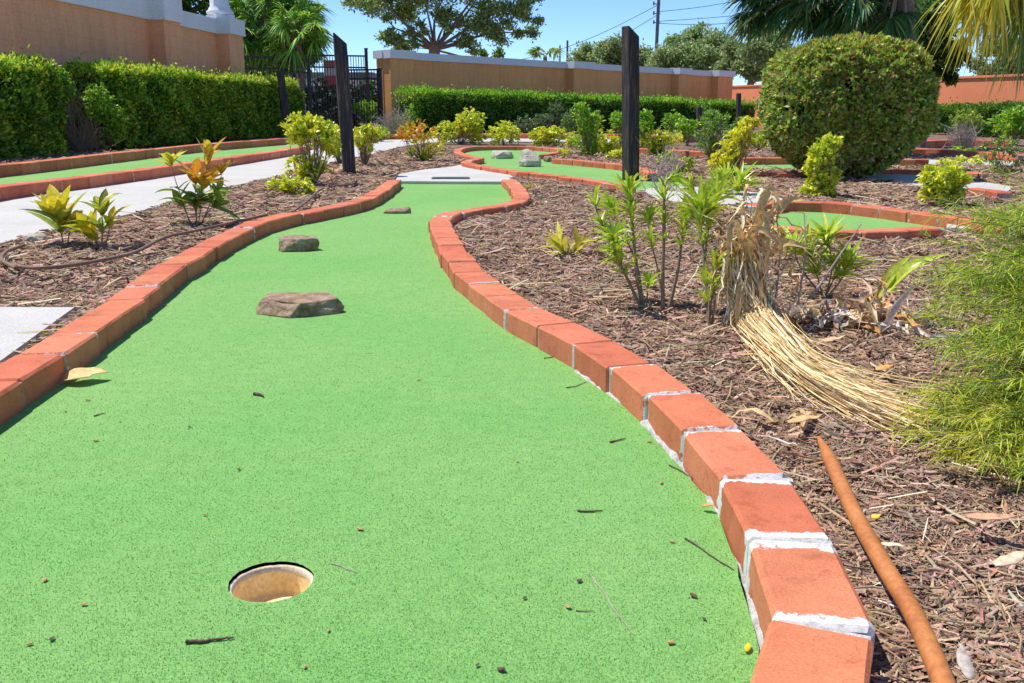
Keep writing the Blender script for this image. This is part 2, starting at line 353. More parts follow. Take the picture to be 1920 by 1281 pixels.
K3b = line([(1440, 425), (1486, 426), (1523, 430), (1586, 433), (1632, 433), (1679, 431), (1735, 427), (1768, 428)])
K4a = line([(-230, 405), (0, 363), (130, 346), (280, 326), (400, 308), (530, 288), (570, 281)])
K4b = line([(-230, 340), (0, 319), (160, 301), (300, 285), (400, 275), (530, 265), (575, 262)])
K5 = line([(690, 265), (715, 257), (760, 256), (800, 258)], KH)
def sm(l, n=6): return catmull(l, n)
TURF = []   # polygons
CONC = []
KRs, KLs = sm(KR), sm(KL)
def offs(l, o):
    out = []
    for i, p in enumerate(l):
        d = (l[min(i + 1, len(l) - 1)] - l[max(i - 1, 0)]); d.z = 0; d.normalize()
        out.append(Vector((p.x + d.y * o, p.y - d.x * o, p.z)))
    return out
T1 = [(-2.2, -0.8), (0.2, -0.8)]
rr_ = random.Random(4)
for p, q in zip(offs(KRs, -0.056), KRs):   # turf side of the right kerb; it stops short of the bricks close to the camera
    if q.y < -0.6: continue
    g = 0.0
    if q.y < 1.75: g = 0.006 * min(1, (1.75 - q.y) / 0.5) + rr_.uniform(-0.002, 0.003)
    dx, dy = p.x - q.x, p.y - q.y; l = math.hypot(dx, dy); k = (0.5 * KW - 0.01 + (g + 0.012 if g else 0)) / l
    T1.append((q.x + dx * k, q.y + dy * k))
T1 += [(unp(945, 344.5).x, unp(945, 344.5).y), (unp(745, 343).x, unp(745, 343).y)]
T1 += [(p.x, p.y) for p in KLs[::-1] if p.y > -0.5]
TURF.append(('putting_green', T1))
T1F = [(-2.2, -0.8), (0.2, -0.8)] + [(p.x, p.y) for p in KRs if p.y > -0.6] + [(unp(945, 344.5).x, unp(945, 344.5).y), (unp(745, 343).x, unp(745, 343).y)] + [(p.x, p.y) for p in KLs[::-1] if p.y > -0.5]
T2 = [(p.x, p.y) for p in sm(K2a)] + [(unp(x, y).x, unp(x, y).y) for x, y in [(1240, 358), (1300, 358), (1290, 345), (1240, 330)]] + [(p.x, p.y) for p in sm(K2c)[::-1]] + [(p.x, p.y) for p in sm(K2b)[::-1]]
TURF.append(('putting_green', T2))
T3 = [(p.x, p.y) for p in sm(K3b)] + [(unp(1773, 430).x, unp(1773, 430).y), (unp(1774, 411).x, unp(1774, 411).y)] + [(p.x, p.y) for p in sm(K3a[:-2])[::-1]]
TURF.append(('putting_green', T3))
T4 = [(p.x, p.y) for p in sm(K4a)] + [(p.x, p.y) for p in sm(K4b)[::-1]]
TURF.append(('putting_green', T4))
def gp(l): return [(unp(x, y).x, unp(x, y).y) for x, y in l]
T5 = gp([(1395, 322), (1480, 323), (1560, 318), (1650, 316), (1735, 315), (1735, 306), (1650, 304), (1500, 303), (1395, 303)])
TURF.append(('putting_green', T5))
T6 = gp([(700, 262), (720, 255), (800, 256), (800, 263)])
TURF.append(('putting_green', T6))
CONC.append(gp([(-500, 588), (141, 589), (60, 650), (-60, 740), (-500, 1000)]))                         # slab in front left
CONC.append(gp([(-260, 520), (0, 466), (60, 448), (110, 438), (210, 418), (340, 381), (420, 357), (480, 345), (560, 325), (640, 305), (700, 291), (750, 278), (800, 270), (860, 268), (1060, 268), (1180, 270), (1180, 262), (1060, 261), (860, 260), (800, 262), (700, 266), (620, 278), (570, 287), (480, 300), (280, 333), (130, 354), (0, 370), (-260, 417)]))  # long path
CONC.append(gp([(741, 345), (748, 331), (790, 323), (850, 316), (872, 311), (905, 317), (975, 330), (962, 337), (947, 346)]))  # pad
CONC.append(gp([(1205, 362), (1240, 355), (1330, 357), (1440, 370), (1480, 384), (1330, 392), (1235, 381)]))
CONC.append(gp([(1600, 334), (1625, 327), (1690, 327), (1760, 338), (1850, 348), (1900, 356), (1880, 372), (1800, 368), (1700, 352)]))
CONC.append(gp([(1774, 428), (1850, 426), (1848, 441), (1775, 436)]))
CONC.append(gp([(1700, 303), (1900, 306), (1900, 316), (1700, 312)]))
CUP = unp(509, 1090, 0.0); CUPR = 0.050

# ------------------------------------------------------------------ sheets
def sheet(name, poly, z, m, holes=None, kind='structure', thick=0.0, label=None):
    loops = [[Vector((x, y, 0)) for x, y in poly]] + [[Vector((x, y, 0)) for x, y in h] for h in (holes or [])]
    tr = tessellate_polygon(loops); V = [p for l in loops for p in l]
    me_v = [(p.x, p.y, z) for p in V]
    F = []
    for t in tr:
        a, b, c = [V[i] for i in t]
        F.append(list(t) if (b - a).cross(c - a).z > 0 else list(t)[::-1])
    if thick:
        k = len(poly); o = len(me_v); me_v += [(x, y, z - thick) for x, y in poly]
        F += [[i, (i + 1) % k, o + (i + 1) % k, o + i] for i in range(k)]
    return props(mesh(name, me_v, F, m), kind=kind)
def circ(c, r, n=40): return [(c.x + r * math.cos(2 * math.pi * i / n), c.y + r * math.sin(2 * math.pi * i / n)) for i in range(n)]
sheet('ground', [(-900, -60), (900, -60), (900, 1800), (-900, 1800)], -0.04, M['soil'], [circ(CUP, CUPR + 0.012)])
rr_ = random.Random(8)
cuphole = [(CUP.x + (CUPR - 0.0004 + rr_.uniform(0, 0.0020) + 0.0016 * max(0, math.sin(2 * math.pi * i / 60 - 0.9))) * math.cos(2 * math.pi * i / 60), CUP.y + (CUPR - 0.0004 + rr_.uniform(0, 0.0020) + 0.0016 * max(0, math.sin(2 * math.pi * i / 60 - 0.9))) * math.sin(2 * math.pi * i / 60)) for i in range(60)]
for i, (nm, pl) in enumerate(TURF):
    sheet(nm, pl, 0.0 if i != 4 else 0.012, M['turf'], [cuphole] if i == 0 else None, thick=0.012)
for i, pl in enumerate(CONC):
    sheet('concrete_path', pl, 0.020 + 0.0007 * i, M['concrete'], thick=0.05)

# mulch relief: fine grid, lowered below greens and paths
def vnoise(X, Y, seed):
    r = np.random.default_rng(seed); k = 256; g = r.random((k, k))
    xi = np.floor(X).astype(int); yi = np.floor(Y).astype(int); fx = X - xi; fy = Y - yi
    fx = fx * fx * (3 - 2 * fx); fy = fy * fy * (3 - 2 * fy)
    a = g[xi % k, yi % k]; b = g[(xi + 1) % k, yi % k]; c = g[xi % k, (yi + 1) % k]; d = g[(xi + 1) % k, (yi + 1) % k]
    return (a * (1 - fx) + b * fx) * (1 - fy) + (c * (1 - fx) + d * fx) * fy
def bedz(X, Y):
    return -0.002 + 0.014 * vnoise(X * 2.2, Y * 2.2, 1) + 0.009 * vnoise(X * 9, Y * 9, 2) + 0.006 * vnoise(X * 33, Y * 33, 3)
def covered(X, Y):
    c = np.zeros(X.shape, bool)
    for _, pl in TURF: c |= inpoly(X, Y, pl)
    for pl in CONC + [T1F]: c |= inpoly(X, Y, pl)
    return c
gx = np.arange(-7.5, 9.0, 0.035); gy = np.concatenate([np.arange(0.3, 6, 0.03), np.arange(6, 21, 0.08)])
GX, GY = np.meshgrid(gx, gy); Z = bedz(GX, GY); cv = covered(GX, GY); Z = np.where(cv, -0.03, Z)
ny, nx = GX.shape; idx = np.arange(ny * nx).reshape(ny, nx)
F = np.stack([idx[:-1, :-1], idx[:-1, 1:], idx[1:, 1:], idx[1:, :-1]], -1).reshape(-1, 4)
cx = (GX[:-1, :-1] + 0.017).ravel(); cy = (GY[:-1, :-1] + 0.015).ravel()
keep = ~((cx - CUP.x) ** 2 + (cy - CUP.y) ** 2 < 0.14 ** 2)
allc = (cv[:-1, :-1] & cv[1:, 1:] & cv[:-1, 1:] & cv[1:, :-1]).ravel()
props(mesh('mulch_bed', np.stack([GX, GY, Z], -1).reshape(-1, 3), F[keep & ~allc], M['soil'], smooth=True), kind='structure')

# ------------------------------------------------------------------ brick kerbs
TOPS = [(0.66, 0.185, 0.092), (0.70, 0.215, 0.11), (0.61, 0.16, 0.08), (0.68, 0.20, 0.098)]
def kerb(label, pts, seed, blen=0.2, white=0.5, wmax=0.018, group=None, fillet=None, phase=0.0, width=KW, z1=KH, mortar='mortarred'):
    rng = random.Random(seed); l = sm(pts, 10); 
    cum = [0]
    for a, b in zip(l, l[1:]): cum.append(cum[-1] + (b - a).length)
    def at(s):
        s = max(0, min(cum[-1] - 1e-6, s))
        for i in range(len(cum) - 1):
            if cum[i + 1] >= s:
                t = (s - cum[i]) / max(1e-9, cum[i + 1] - cum[i]); return l[i].lerp(l[i + 1], t)
        return l[-1]
    root = thing('brick_kerb', label, 'kerb', (l[len(l) // 2].x, l[len(l) // 2].y, 0), group or 'brick kerbs edging the putting greens')
    G = Geo(); joint = []; col = []; Mo = Geo()
    nb = max(1, round((cum[-1] + phase) / blen)); s = -phase
    gap = 0.0065; w = width / 2
    for k in range(nb + 1):
        s0 = max(0, s); s1 = min(cum[-1], s + blen); s += blen
        if s1 - s0 < 0.04: continue
        a, b = at(s0), at(s1); d = (b - a); d.z = 0; L = d.length
        if L < 0.03: continue
        d.normalize(); n = Vector((-d.y, d.x, 0)); off = rng.uniform(-0.0045, 0.0045); tw = rng.uniform(-0.005, 0.005); dz = rng.uniform(-0.003, 0.003)
        a2 = a + d * gap / 2; b2 = b - d * gap / 2; ch = 0.004 + rng.uniform(0, 0.002); V = []; J = []
        wt = [rng.uniform(0.4, 1) * wmax if rng.random() < white else -0.03 for _ in (0, 1)]
        wd = wt[0] if (a.y < 1.7 or rng.random() < 0.3) else -0.03
        if wd > 0 and a.y < 1.2: wd = wmax * 1.3
        elif a.y > 1.35: wd = min(wd, 0.006)
        # stations along the brick so that chamfers and wear show
        st = [0, ch / L, 0.25, 0.5, 0.75, 1 - ch / L, 1]
        pr = [(-w, -0.05), (-w, z1 - ch), (-w + ch, z1), (w - ch, z1), (w, z1 - ch), (w, -0.05)]
        for ti, t in enumerate(st):
            e = ch if ti in (0, len(st) - 1) else 0
            c0 = a2.lerp(b2, t)
            for (x, z) in pr:
                xx = x * (1 - e / w * 0.8) + off + tw * (t - 0.5) * 2 + rng.uniform(-0.0006, 0.0006)
                zz = z - (e if z > 0 else 0) + dz + rng.uniform(-0.0006, 0.0006)
                V.append((c0.x + n.x * xx, c0.y + n.y * xx, zz)); J.append((t * L, (1 - t) * L, wd, 1))
        m = len(pr); F = []
        for i in range(len(st) - 1):
            for j in range(m - 1): F.append([i * m + j, (i + 1) * m + j, (i + 1) * m + j + 1, i * m + j + 1])
        F.append(list(range(m))); F.append([(len(st) - 1) * m + j for j in range(m)][::-1])
        G.add(V, F); joint += J; c = TOPS[rng.randrange(4)]; f = rng.uniform(0.9, 1.08); col += [(c[0] * f, c[1] * f * rng.uniform(0.92, 1.08), c[2] * f)] * len(V)
        # mortar in the joint ahead, slightly proud or sunken
        if k < nb:
            c0 = b; hh = z1 - 0.003 + rng.uniform(-0.003, 0.0022)
            Mo.obox((c0.x, c0.y), d, n, gap / 2 + 0.003, w - 0.004 + rng.uniform(-0.001, 0.002), -0.05, hh)
    mesh('brick_course', G.v, G.f, M['brick'], root, cols=col, attrs={'joint': joint})
    Mo.make('mortar', M[mortar], root)
    if fillet:
        side, y0, y1 = fillet; Fg = Geo(); ks = []
        q = [p for p in sm(pts, 40) if y0 < p.y < y1]
        rows = []
        for i, p in enumerate(q):
            d = (q[min(i + 1, len(q) - 1)] - q[max(i - 1, 0)]); d.z = 0; d.normalize(); n = Vector((-d.y, d.x, 0)) * side
            nz = noise.noise(Vector((p.x * 9, p.y * 9, 0))); n2 = noise.noise(Vector((p.x * 45, p.y * 45, 3)))
            w0 = w - 0.004; w1 = w + 0.005 + 0.022 * max(0, nz) + 0.004 * n2; hh = 0.003 + 0.016 * max(0, nz + 0.1) + 0.004 * n2
            wm = (w0 + w1) / 2
            rows.append([(p.x + n.x * w0, p.y + n.y * w0, hh), (p.x + n.x * wm, p.y + n.y * wm, hh * 0.55 + 0.002 * n2), (p.x + n.x * w1, p.y + n.y * w1, -0.01)])
        V = [v for r in rows for v in r]; F = [[i * 3 + j, i * 3 + j + 1, i * 3 + 4 + j, i * 3 + 3 + j] for i in range(len(rows) - 1) for j in (0, 1)]
        Fg.add(V, F); Fg.make('mortar_fillet', M['mortar'], root, smooth=True)
    return root
kerb('near right brick kerb curving from the camera up to the narrow neck of the big green, splashed with white mortar', KR, 3, 0.2, 0.75, 0.017, fillet=(1, 0.3, 2.0), phase=0.033, mortar='mortar')
kerb('left brick kerb of the big green running beside the mulch strip', KL, 5, 0.2, 0.45, 0.008)
kerb('front brick kerb of the second green with the pale rocks', K2a, 6, 0.2, 0.8, 0.02)
kerb('rear looping brick kerb of the second green with the pale rocks', K2b, 7, 0.2, 0.5, 0.012)
kerb('brick kerb behind the second green leading past the foot of the tall right post', K2c, 8, 0.2, 0.4, 0.012)
kerb('rear brick kerb of the small right green, below the big clipped bush', K3a, 9, 0.2, 0.8, 0.014)
kerb('front brick kerb of the small right green, behind the dried straw clump', K3b, 10, 0.2, 0.8, 0.022)
kerb('brick kerb between the long concrete path and the far left green strip', K4a, 11, 0.3, 0.5, 0.010, width=0.14, z1=0.10)
kerb('brick kerb under the left hedge at the back of the far left green strip', K4b, 12, 0.3, 0.5, 0.010, width=0.14, z1=0.10)
kerb('short far brick kerb by the iron gate', K5, 13, 0.3, 0.4, 0.010, width=0.14, z1=0.10)
kerb('straight brick kerb in front of the shaded concrete at the right, past the clipped bush', line([(1395, 323), (1480, 324), (1560, 321), (1640, 319), (1740, 320), (1850, 326)]), 14, 0.2, 0.3, 0.01)
kerb('far brick kerb behind the clipped bush at the right', line([(1390, 301), (1480, 300), (1560, 300), (1640, 302), (1740, 304)]), 15, 0.25, 0.3, 0.01, width=0.13, z1=0.08)
kerb('short brick kerb beside the round yellow bush at the right', line([(1822, 352), (1850, 355), (1885, 362)]), 16, 0.2, 0.5, 0.012)
kerb('distant brick kerb along the path in front of the far hedge', line([(850, 256), (960, 256), (1060, 257), (1180, 258), (1300, 262)]), 17, 0.3, 0.4, 0.012, width=0.2, z1=0.11)
kerb('brick kerb crossing the bed behind the tall right post', line([(1195, 283), (1250, 286), (1320, 290), (1390, 292)]), 18, 0.25, 0.3, 0.012, width=0.16, z1=0.09)
kerb('brick kerb near the twiggy grey bush at the far right', line([(1700, 284), (1770, 286), (1850, 292), (1920, 298)]), 19, 0.25, 0.3, 0.012, width=0.16, z1=0.09)
kerb('low brick kerb under the far right hedge', line([(1720, 270), (1800, 268), (1900, 270)]), 20, 0.3, 0.3, 0.012, width=0.2, z1=0.10)

# ------------------------------------------------------------------ golf cup
def lathe(prof, c, n=48):
    V = []; F = []
    for r, z in prof:
        for k in range(n): V.append((c.x + r * math.cos(2 * math.pi * k / n), c.y + r * math.sin(2 * math.pi * k / n), c.z + z))
    for i in range(len(prof) - 1):
        for k in range(n): F.append([i * n + k, i * n + (k + 1) % n, (i + 1) * n + (k + 1) % n, (i + 1) * n + k])
    return V, F
CUP = CUP.copy(); CUP.z = -0.004
cup = thing('golf_cup', 'tan metal golf hole cup sunk into the near green turf', 'golf hole', (CUP.x, CUP.y, 0))
R = CUPR
V, F = lathe([(R - 0.003, -0.004), (R - 0.004, -0.034), (R - 0.007, -0.038), (0.0005, -0.038)], CUP)
mesh('cup_liner', V, F, M['cup'], cup, smooth=True)
V, F = lathe([(R + 0.003, -0.03), (R + 0.003, -0.002), (R + 0.0005, 0.0), (R - 0.003, -0.001), (R - 0.0035, -0.008)], CUP)
mesh('cup_rim', V, F, M['cuprim'], cup, smooth=True)

# ------------------------------------------------------------------ turf fibres (uncountable)
rng = np.random.default_rng(21); NF = 1050000
r = 0.72 * (9.0 / 0.72) ** rng.random(NF); th = rng.uniform(-0.66, 0.66, NF)
X = r * np.sin(th); Y = r * np.cos(th)
T1in = [p for p in T1]
ok = inpoly(X, Y, T1in) & (rng.random(NF) < np.clip((9.0 - r) / 5.0, 0, 1)) & ((X - CUP.x) ** 2 + (Y - CUP.y) ** 2 > (CUPR + 0.003) ** 2)
# keep off the kerbs
KD = np.array([(p.x, p.y) for p in KRs + KLs])
for l in (KRs, KLs):
    A = np.array([(p.x, p.y) for p in sm(l, 2)])
    for a, b in zip(A[:-1], A[1:]):
        ab = b - a; L2 = (ab ** 2).sum() + 1e-9
        m_ = ok.nonzero()[0]; px = np.stack([X[m_], Y[m_]], 1) - a; t = np.clip((px @ ab) / L2, 0, 1)
        dd = np.hypot(*(px - t[:, None] * ab).T); ok[m_[dd < KW / 2 - 0.004]] = False
X, Y, r = X[ok], Y[ok], r[ok]; n = len(X); sc = np.clip(r / 1.0, 0.8, 9) ** 0.55
base = np.stack([X, Y, np.full(n, -0.0008)], 1)
d = rng.normal(0, 0.75, (n, 3)); d[:, 2] = 0.9; d = nrm(d)
side = nrm(rng.normal(0, 1, (n, 3)) * [1, 1, 0.3])
L = rng.uniform(0.0018, 0.0036, n) / sc ** 0.25; w = rng.uniform(0.0009, 0.0016, n) * sc
V = np.stack([base - side * w[:, None] * 0.5, base + side * w[:, None] * 0.5, base + d * L[:, None] + side * w[:, None] * 0.3], 1).reshape(-1, 3)
c = palette([(0.19, 0.43, 0.11), (0.23, 0.47, 0.13), (0.28, 0.53, 0.17), (0.46, 0.65, 0.32), (0.08, 0.25, 0.05), (0.11, 0.31, 0.07)], n, rng, 0.2)
pv = vnoise(X * 1.7, Y * 0.8, 9)[:, None] * 0.6 + vnoise(X * 5, Y * 5, 19)[:, None] * 0.4; patch = (0.86 + 0.30 * pv) * (1 + (pv - 0.5) * np.array([[0.35, 0, 0.25]])) * (0.94 + 0.12 * vnoise(X * 14, Y * 14, 10))[:, None]
c = np.repeat(np.clip(c * patch, 0, 0.9), 3, 0)
props(mesh('turf_fibres', V, np.arange(n * 3).reshape(-1, 3), M['fibre'], cols=c), label='short bright green artificial turf pile on the big green', cat='turf', kind='stuff')

# ------------------------------------------------------------------ mulch chips (uncountable)
def kerbclear(X, Y, extra=0.0):
    ok = np.ones(X.shape, bool)
    for l, w in [(KR, KW), (KL, KW), (K2a, KW), (K2b, KW), (K2c, KW), (K3a, KW), (K3b, KW), (K4a, 0.14), (K4b, 0.14)]:
        A = np.array([(p.x, p.y) for p in sm(l, 3)])
        for a, b in zip(A[:-1], A[1:]):
            ab = b - a; L2 = (ab ** 2).sum() + 1e-9; px = np.stack([X, Y], -1) - a; t = np.clip((px @ ab) / L2, 0, 1)
            dv = px - t[..., None] * ab; ok &= np.hypot(dv[..., 0], dv[..., 1]) > w / 2 + extra
    return ok
def chips(name, NN, r0, r1, lmin, lmax, wf, pal, seed, label, th0=-0.62, th1=0.62, zoff=0.0, straw=False):
    rng = np.random.default_rng(seed)
    r = r0 * (r1 / r0) ** rng.random(NN); th = rng.uniform(th0, th1, NN); X = r * np.sin(th); Y = r * np.cos(th)
    ok = ~covered(X, Y); X, Y, r = X[ok], Y[ok], r[ok]; ok = kerbclear(X, Y, 0.003 if not straw else 0.02); X, Y, r = X[ok], Y[ok], r[ok]
    mg = 0.018
    ok = ~(covered(X + mg, Y) | covered(X - mg, Y) | covered(X, Y + mg) | covered(X, Y - mg)); X, Y, r = X[ok], Y[ok], r[ok]
    n = len(X); sc = np.clip(r / 1.6, 0.8, 6) ** 0.62
    L = (lmin + (lmax - lmin) * rng.random(n) ** 2.2) * sc; Wd = L * rng.uniform(wf * 0.6, wf * 1.5, n); Wd = np.clip(Wd, 0.0012, 0.02)
    a = rng.normal(0.4, 0.9, n); tilt = rng.normal(0, 0.17 if not straw else 0.12, n)
    d = np.stack([np.cos(a) * np.cos(tilt), np.sin(a) * np.cos(tilt), np.sin(tilt)], 1); roll = rng.normal(0, 0.5, n)
    s0 = nrm(np.cross(d, [0, 0, 1.0])); u0 = np.cross(s0, d); s = s0 * np.cos(roll)[:, None] + u0 * np.sin(roll)[:, None]; u = np.cross(s, d)
    P = np.stack([X, Y, bedz(X, Y) + rng.uniform(0.0, 0.006, n) * sc + zoff + np.abs(np.sin(tilt)) * L * 0.3], 1)
    T = Wd * (rng.uniform(0.25, 0.5, n) if not straw else 0.6)
    bend = rng.normal(0, 0.08, n)[:, None] * L[:, None]
    V = []
    for t, wv in ((-0.5, 0.45), (0.0, 1.0), (0.5, 0.3)):
        c = P + d * (L * t)[:, None] + (s * bend if t == 0 else 0)
        V += [c + s * (Wd * 0.5 * wv)[:, None] - u * (T * 0.5)[:, None], c + u * (T * 0.5)[:, None], c - s * (Wd * 0.5 * wv)[:, None] - u * (T * 0.5)[:, None]]
    V = np.stack(V, 1).reshape(-1, 3); i = np.arange(n)[:, None] * 9
    F = np.concatenate([np.concatenate([i + a_, i + b_, i + c_, i + d_], 1) for a_, b_, c_, d_ in
                        ((0, 1, 4, 3), (1, 2, 5, 4), (3, 4, 7, 6), (4, 5, 8, 7))])
    c = np.repeat(palette(pal, n, rng, 0.22), 9, 0)
    props(mesh(name, V, F, M['chip'], cols=c), label=label, cat='mulch', kind='stuff')
MUL = [(0.348, 0.219, 0.145), (0.261, 0.162, 0.108), (0.447, 0.297, 0.198), (0.184, 0.115, 0.079), (0.46, 0.32, 0.235), (0.393, 0.235, 0.15), (0.316, 0.214, 0.154), (0.46, 0.32, 0.235), (0.217, 0.141, 0.099)]
STR = [(0.58, 0.44, 0.28), (0.48, 0.34, 0.20), (0.66, 0.54, 0.38), (0.42, 0.28, 0.16)]
chips('mulch_chips', 400000, 0.85, 14, 0.005, 0.042, 0.14, MUL, 31, 'brown shredded bark mulch covering the beds')
chips('straw_litter', 5000, 0.95, 9, 0.02, 0.11, 0.035, STR, 32, 'thin pale straw and grass bits scattered over the mulch', zoff=0.006, straw=True)

# ------------------------------------------------------------------ rocks
def rock(label, base, w, dpt, h, top, seed, m, rot=0.0, name='rock', group=None, bottom=None):
    """angular slab: bottom outline and a smaller tilted top outline, hulled, then broken up"""
    rg = random.Random(seed); bm = bmesh.new(); pts = []
    nb = 6
    for (x, y, z) in (bottom or []): pts.append((x * w / 2, y * dpt / 2, z * h))
    for i in range(0 if bottom else nb):
        a = 2 * math.pi * i / nb + rg.uniform(-0.25, 0.25); rr = rg.uniform(0.88, 1.08)
        pts.append((math.cos(a) * w / 2 * rr, math.sin(a) * dpt / 2 * rr, rg.uniform(-0.05, 0.12) * h))
        pts.append((math.cos(a) * w / 2 * rr * 1.03, math.sin(a) * dpt / 2 * rr * 1.03, rg.uniform(0.25, 0.5) * h))
    for (x, y, z) in top: pts.append((x * w / 2, y * dpt / 2, z * h))
    for p in pts: bm.verts.new(p)
    g = bmesh.ops.convex_hull(bm, input=bm.verts[:])
    bmesh.ops.delete(bm, geom=[v for v in bm.verts if not v.link_faces], context='VERTS')
    bmesh.ops.bevel(bm, geom=bm.edges[:], offset=0.02 * min(w, h * 2), segments=1, affect='EDGES', profile=0.6)
    bmesh.ops.triangulate(bm, faces=bm.faces[:])
    for _ in range(3):
        bmesh.ops.subdivide_edges(bm, edges=[e for e in bm.edges if e.calc_length() > 0.045 * w], cuts=1, use_grid_fill=True)
        bmesh.ops.triangulate(bm, faces=bm.faces[:])
    bm.normal_update(); s = 1 / w
    for v in bm.verts:
        q = v.co * s; a = noise.noise(Vector((q.x * 4 + seed, q.y * 4, q.z * 7))) * 0.016 + noise.noise(Vector((q.x * 11, q.y * 11 + seed, q.z * 22))) * 0.011 + noise.noise(Vector((q.x * 30, q.y * 30 + seed, q.z * 40))) * 0.006
        v.co += v.normal * a * w
    bmesh.ops.rotate(bm, verts=bm.verts[:], cent=(0, 0, 0), matrix=Matrix.Rotation(rot, 3, 'Z'))
    me = bpy.data.meshes.new(name); bm.to_mesh(me); bm.free()
    o = link(name, me, m, None, (base.x, base.y, base.z)); return props(o, label, 'rock', group)
RG = 'rocks set on the greens as obstacles'
def rockpx(label, x0, x1, yb, hpx, seed, m, dpt=0.7, top=None, rot=0.0, z=0.0, bottom=None):
    b = unp((x0 + x1) / 2, yb, 0); t = b.y / ray((x0 + x1) / 2, yb).y; w = (x1 - x0) / FPX * t
    h = hpx / FPX * t
    b.y += w * dpt * 0.35; b.z = z
    top = top or [(-0.8, -0.1, 0.9), (-0.7, 0.7, 0.95), (0.6, 0.7, 1.0), (0.75, -0.2, 0.8), (-0.1, -0.75, 0.85)]
    return rock(label, b, w, w * dpt, h, top, seed, m, rot, group=RG, bottom=bottom)
rockpx('largest flat-topped brown rock on the big green, nearest the camera', 470, 640, 594, 29, 2, M['rock'], 0.62, [(-0.88, 0.05, 0.92), (-0.82, 0.85, 1.05), (0.5, 0.95, 1.05), (0.86, 0.02, 0.95), (0.14, -0.72, 0.88), (-0.04, -0.93, 0.35), (-0.66, -0.1, 0.92)], 0.0, bottom=[(-1, 0.1, 0.25), (-0.95, -0.3, 0), (-0.9, 0.6, 0), (-0.1, -1.0, 0), (-0.14, -0.98, 0.12), (0.9, -0.2, 0), (1.0, 0.2, 0.35), (0.95, 0.3, 0), (0.4, 1.0, 0), (-0.6, 1.0, 0)])
rockpx('blocky brown rock on the big green, second from the camera', 519, 596, 472, 25, 5, M['rock'], 0.72, [(-0.95, -0.2, 0.98), (-0.85, 0.8, 1.05), (0.55, 0.9, 1.0), (0.93, -0.05, 0.95), (-0.3, -0.7, 0.70), (0.2, -0.68, 0.92)], 0.0, bottom=[(-1, -0.1, 0.2), (-0.95, -0.45, 0), (-0.7, -0.95, 0.08), (-0.72, -0.9, 0), (0.2, -0.8, 0), (0.95, -0.1, 0), (1.0, 0.1, 0.5), (0.6, 1, 0), (-0.8, 1, 0)])
rockpx('thin flat dark rock farthest up the big green near its neck', 717, 771, 401, 10, 9, M['rock'], 0.5, [(-0.7, 0.0, 0.8), (0.85, 0.2, 1.2), (0.8, -0.4, 0.9), (-0.2, -0.5, 0.7)], 0.15)
rockpx('pale low boulder at the left of the second green', 920, 964, 298, 15, 12, M['rockpale'], 0.8, None, 0.3)
rockpx('largest pale boulder with a peaked top in the middle of the second green', 971, 1019, 313, 30, 15, M['rockpale'], 0.8, [(-0.75, 0.2, 1.0), (-0.3, 0.5, 1.1), (0.2, 0.3, 0.95), (0.75, -0.1, 0.5), (-0.5, -0.4, 0.8)], 0.0)
rockpx('small mossy brown stone right of the largest pale boulder', 1019, 1041, 304, 11, 18, M['rock'], 0.8, None, 0.2)
rockpx('weathered grey stone on the mulch at the left frame edge, by the concrete path', 36, 84, 462, 17, 21, M['rockpale'], 0.8, None, 0.2, z=0.01)
del RG

# ------------------------------------------------------------------ timber posts
def post(label, bx, by, tx, ty, wpx, slant=0.04, y=None, rotz=0.3, slx=1):
    b = unp(bx, by, 0) if y is None else uny(bx, by, y); b.z = min(b.z, 0.0) - 0.05
    t = uny(tx, ty, b.y); w = wpx / FPX * b.y / 2 / 1.15
    V = []; ca, sa = math.cos(rotz), math.sin(rotz)
    lv = 9
    for k in range(lv + 1):
        f = k / lv; c = b.lerp(t, f); q = []
        for i, j in ((-1, -1), (1, -1), (1, 1), (-1, 1)):
            wob = 1 + 0.03 * noise.noise(Vector((bx + i, f * 5, j)))
            x, yy = i * w * wob, j * w * wob
            zz = c.z + (slant * i * slx if k == lv else 0)
            V.append((c.x + x * ca - yy * sa, c.y + x * sa + yy * ca, zz))
    F = [[k * 4 + i, k * 4 + (i + 1) % 4, k * 4 + 4 + (i + 1) % 4, k * 4 + 4 + i] for k in range(lv) for i in range(4)] + [[3, 2, 1, 0], [lv * 4 + i for i in range(4)]]
    o = mesh('wooden_post', V, F, M['post'], None, org=(b.x, b.y, 0)); 
    bv = o.modifiers.new('bevel', 'BEVEL'); bv.width = 0.004; bv.segments = 1
    return props(o, label, 'post', 'dark timber posts standing in the beds')
post('tall dark timber post leaning slightly at the left bed, in front of the iron gate', 656, 332, 637, 72, 26, 0.045, rotz=0.25, slx=-1)
post('tall dark timber post right of centre with a slanted top, before the far hedge', 1183, 338, 1182, 59, 27, 0.04, rotz=0.5, slx=-1)
post('slim dark timber post against the left hedge', 541, 258, 525, 133, 15, 0.01)
post('short brown timber post among the plants right of the tall right post', 1311, 270, 1311, 201, 10, 0.0)
post('short grey timber post before the end of the far hedge', 1385, 262, 1385, 175, 8, 0.0)

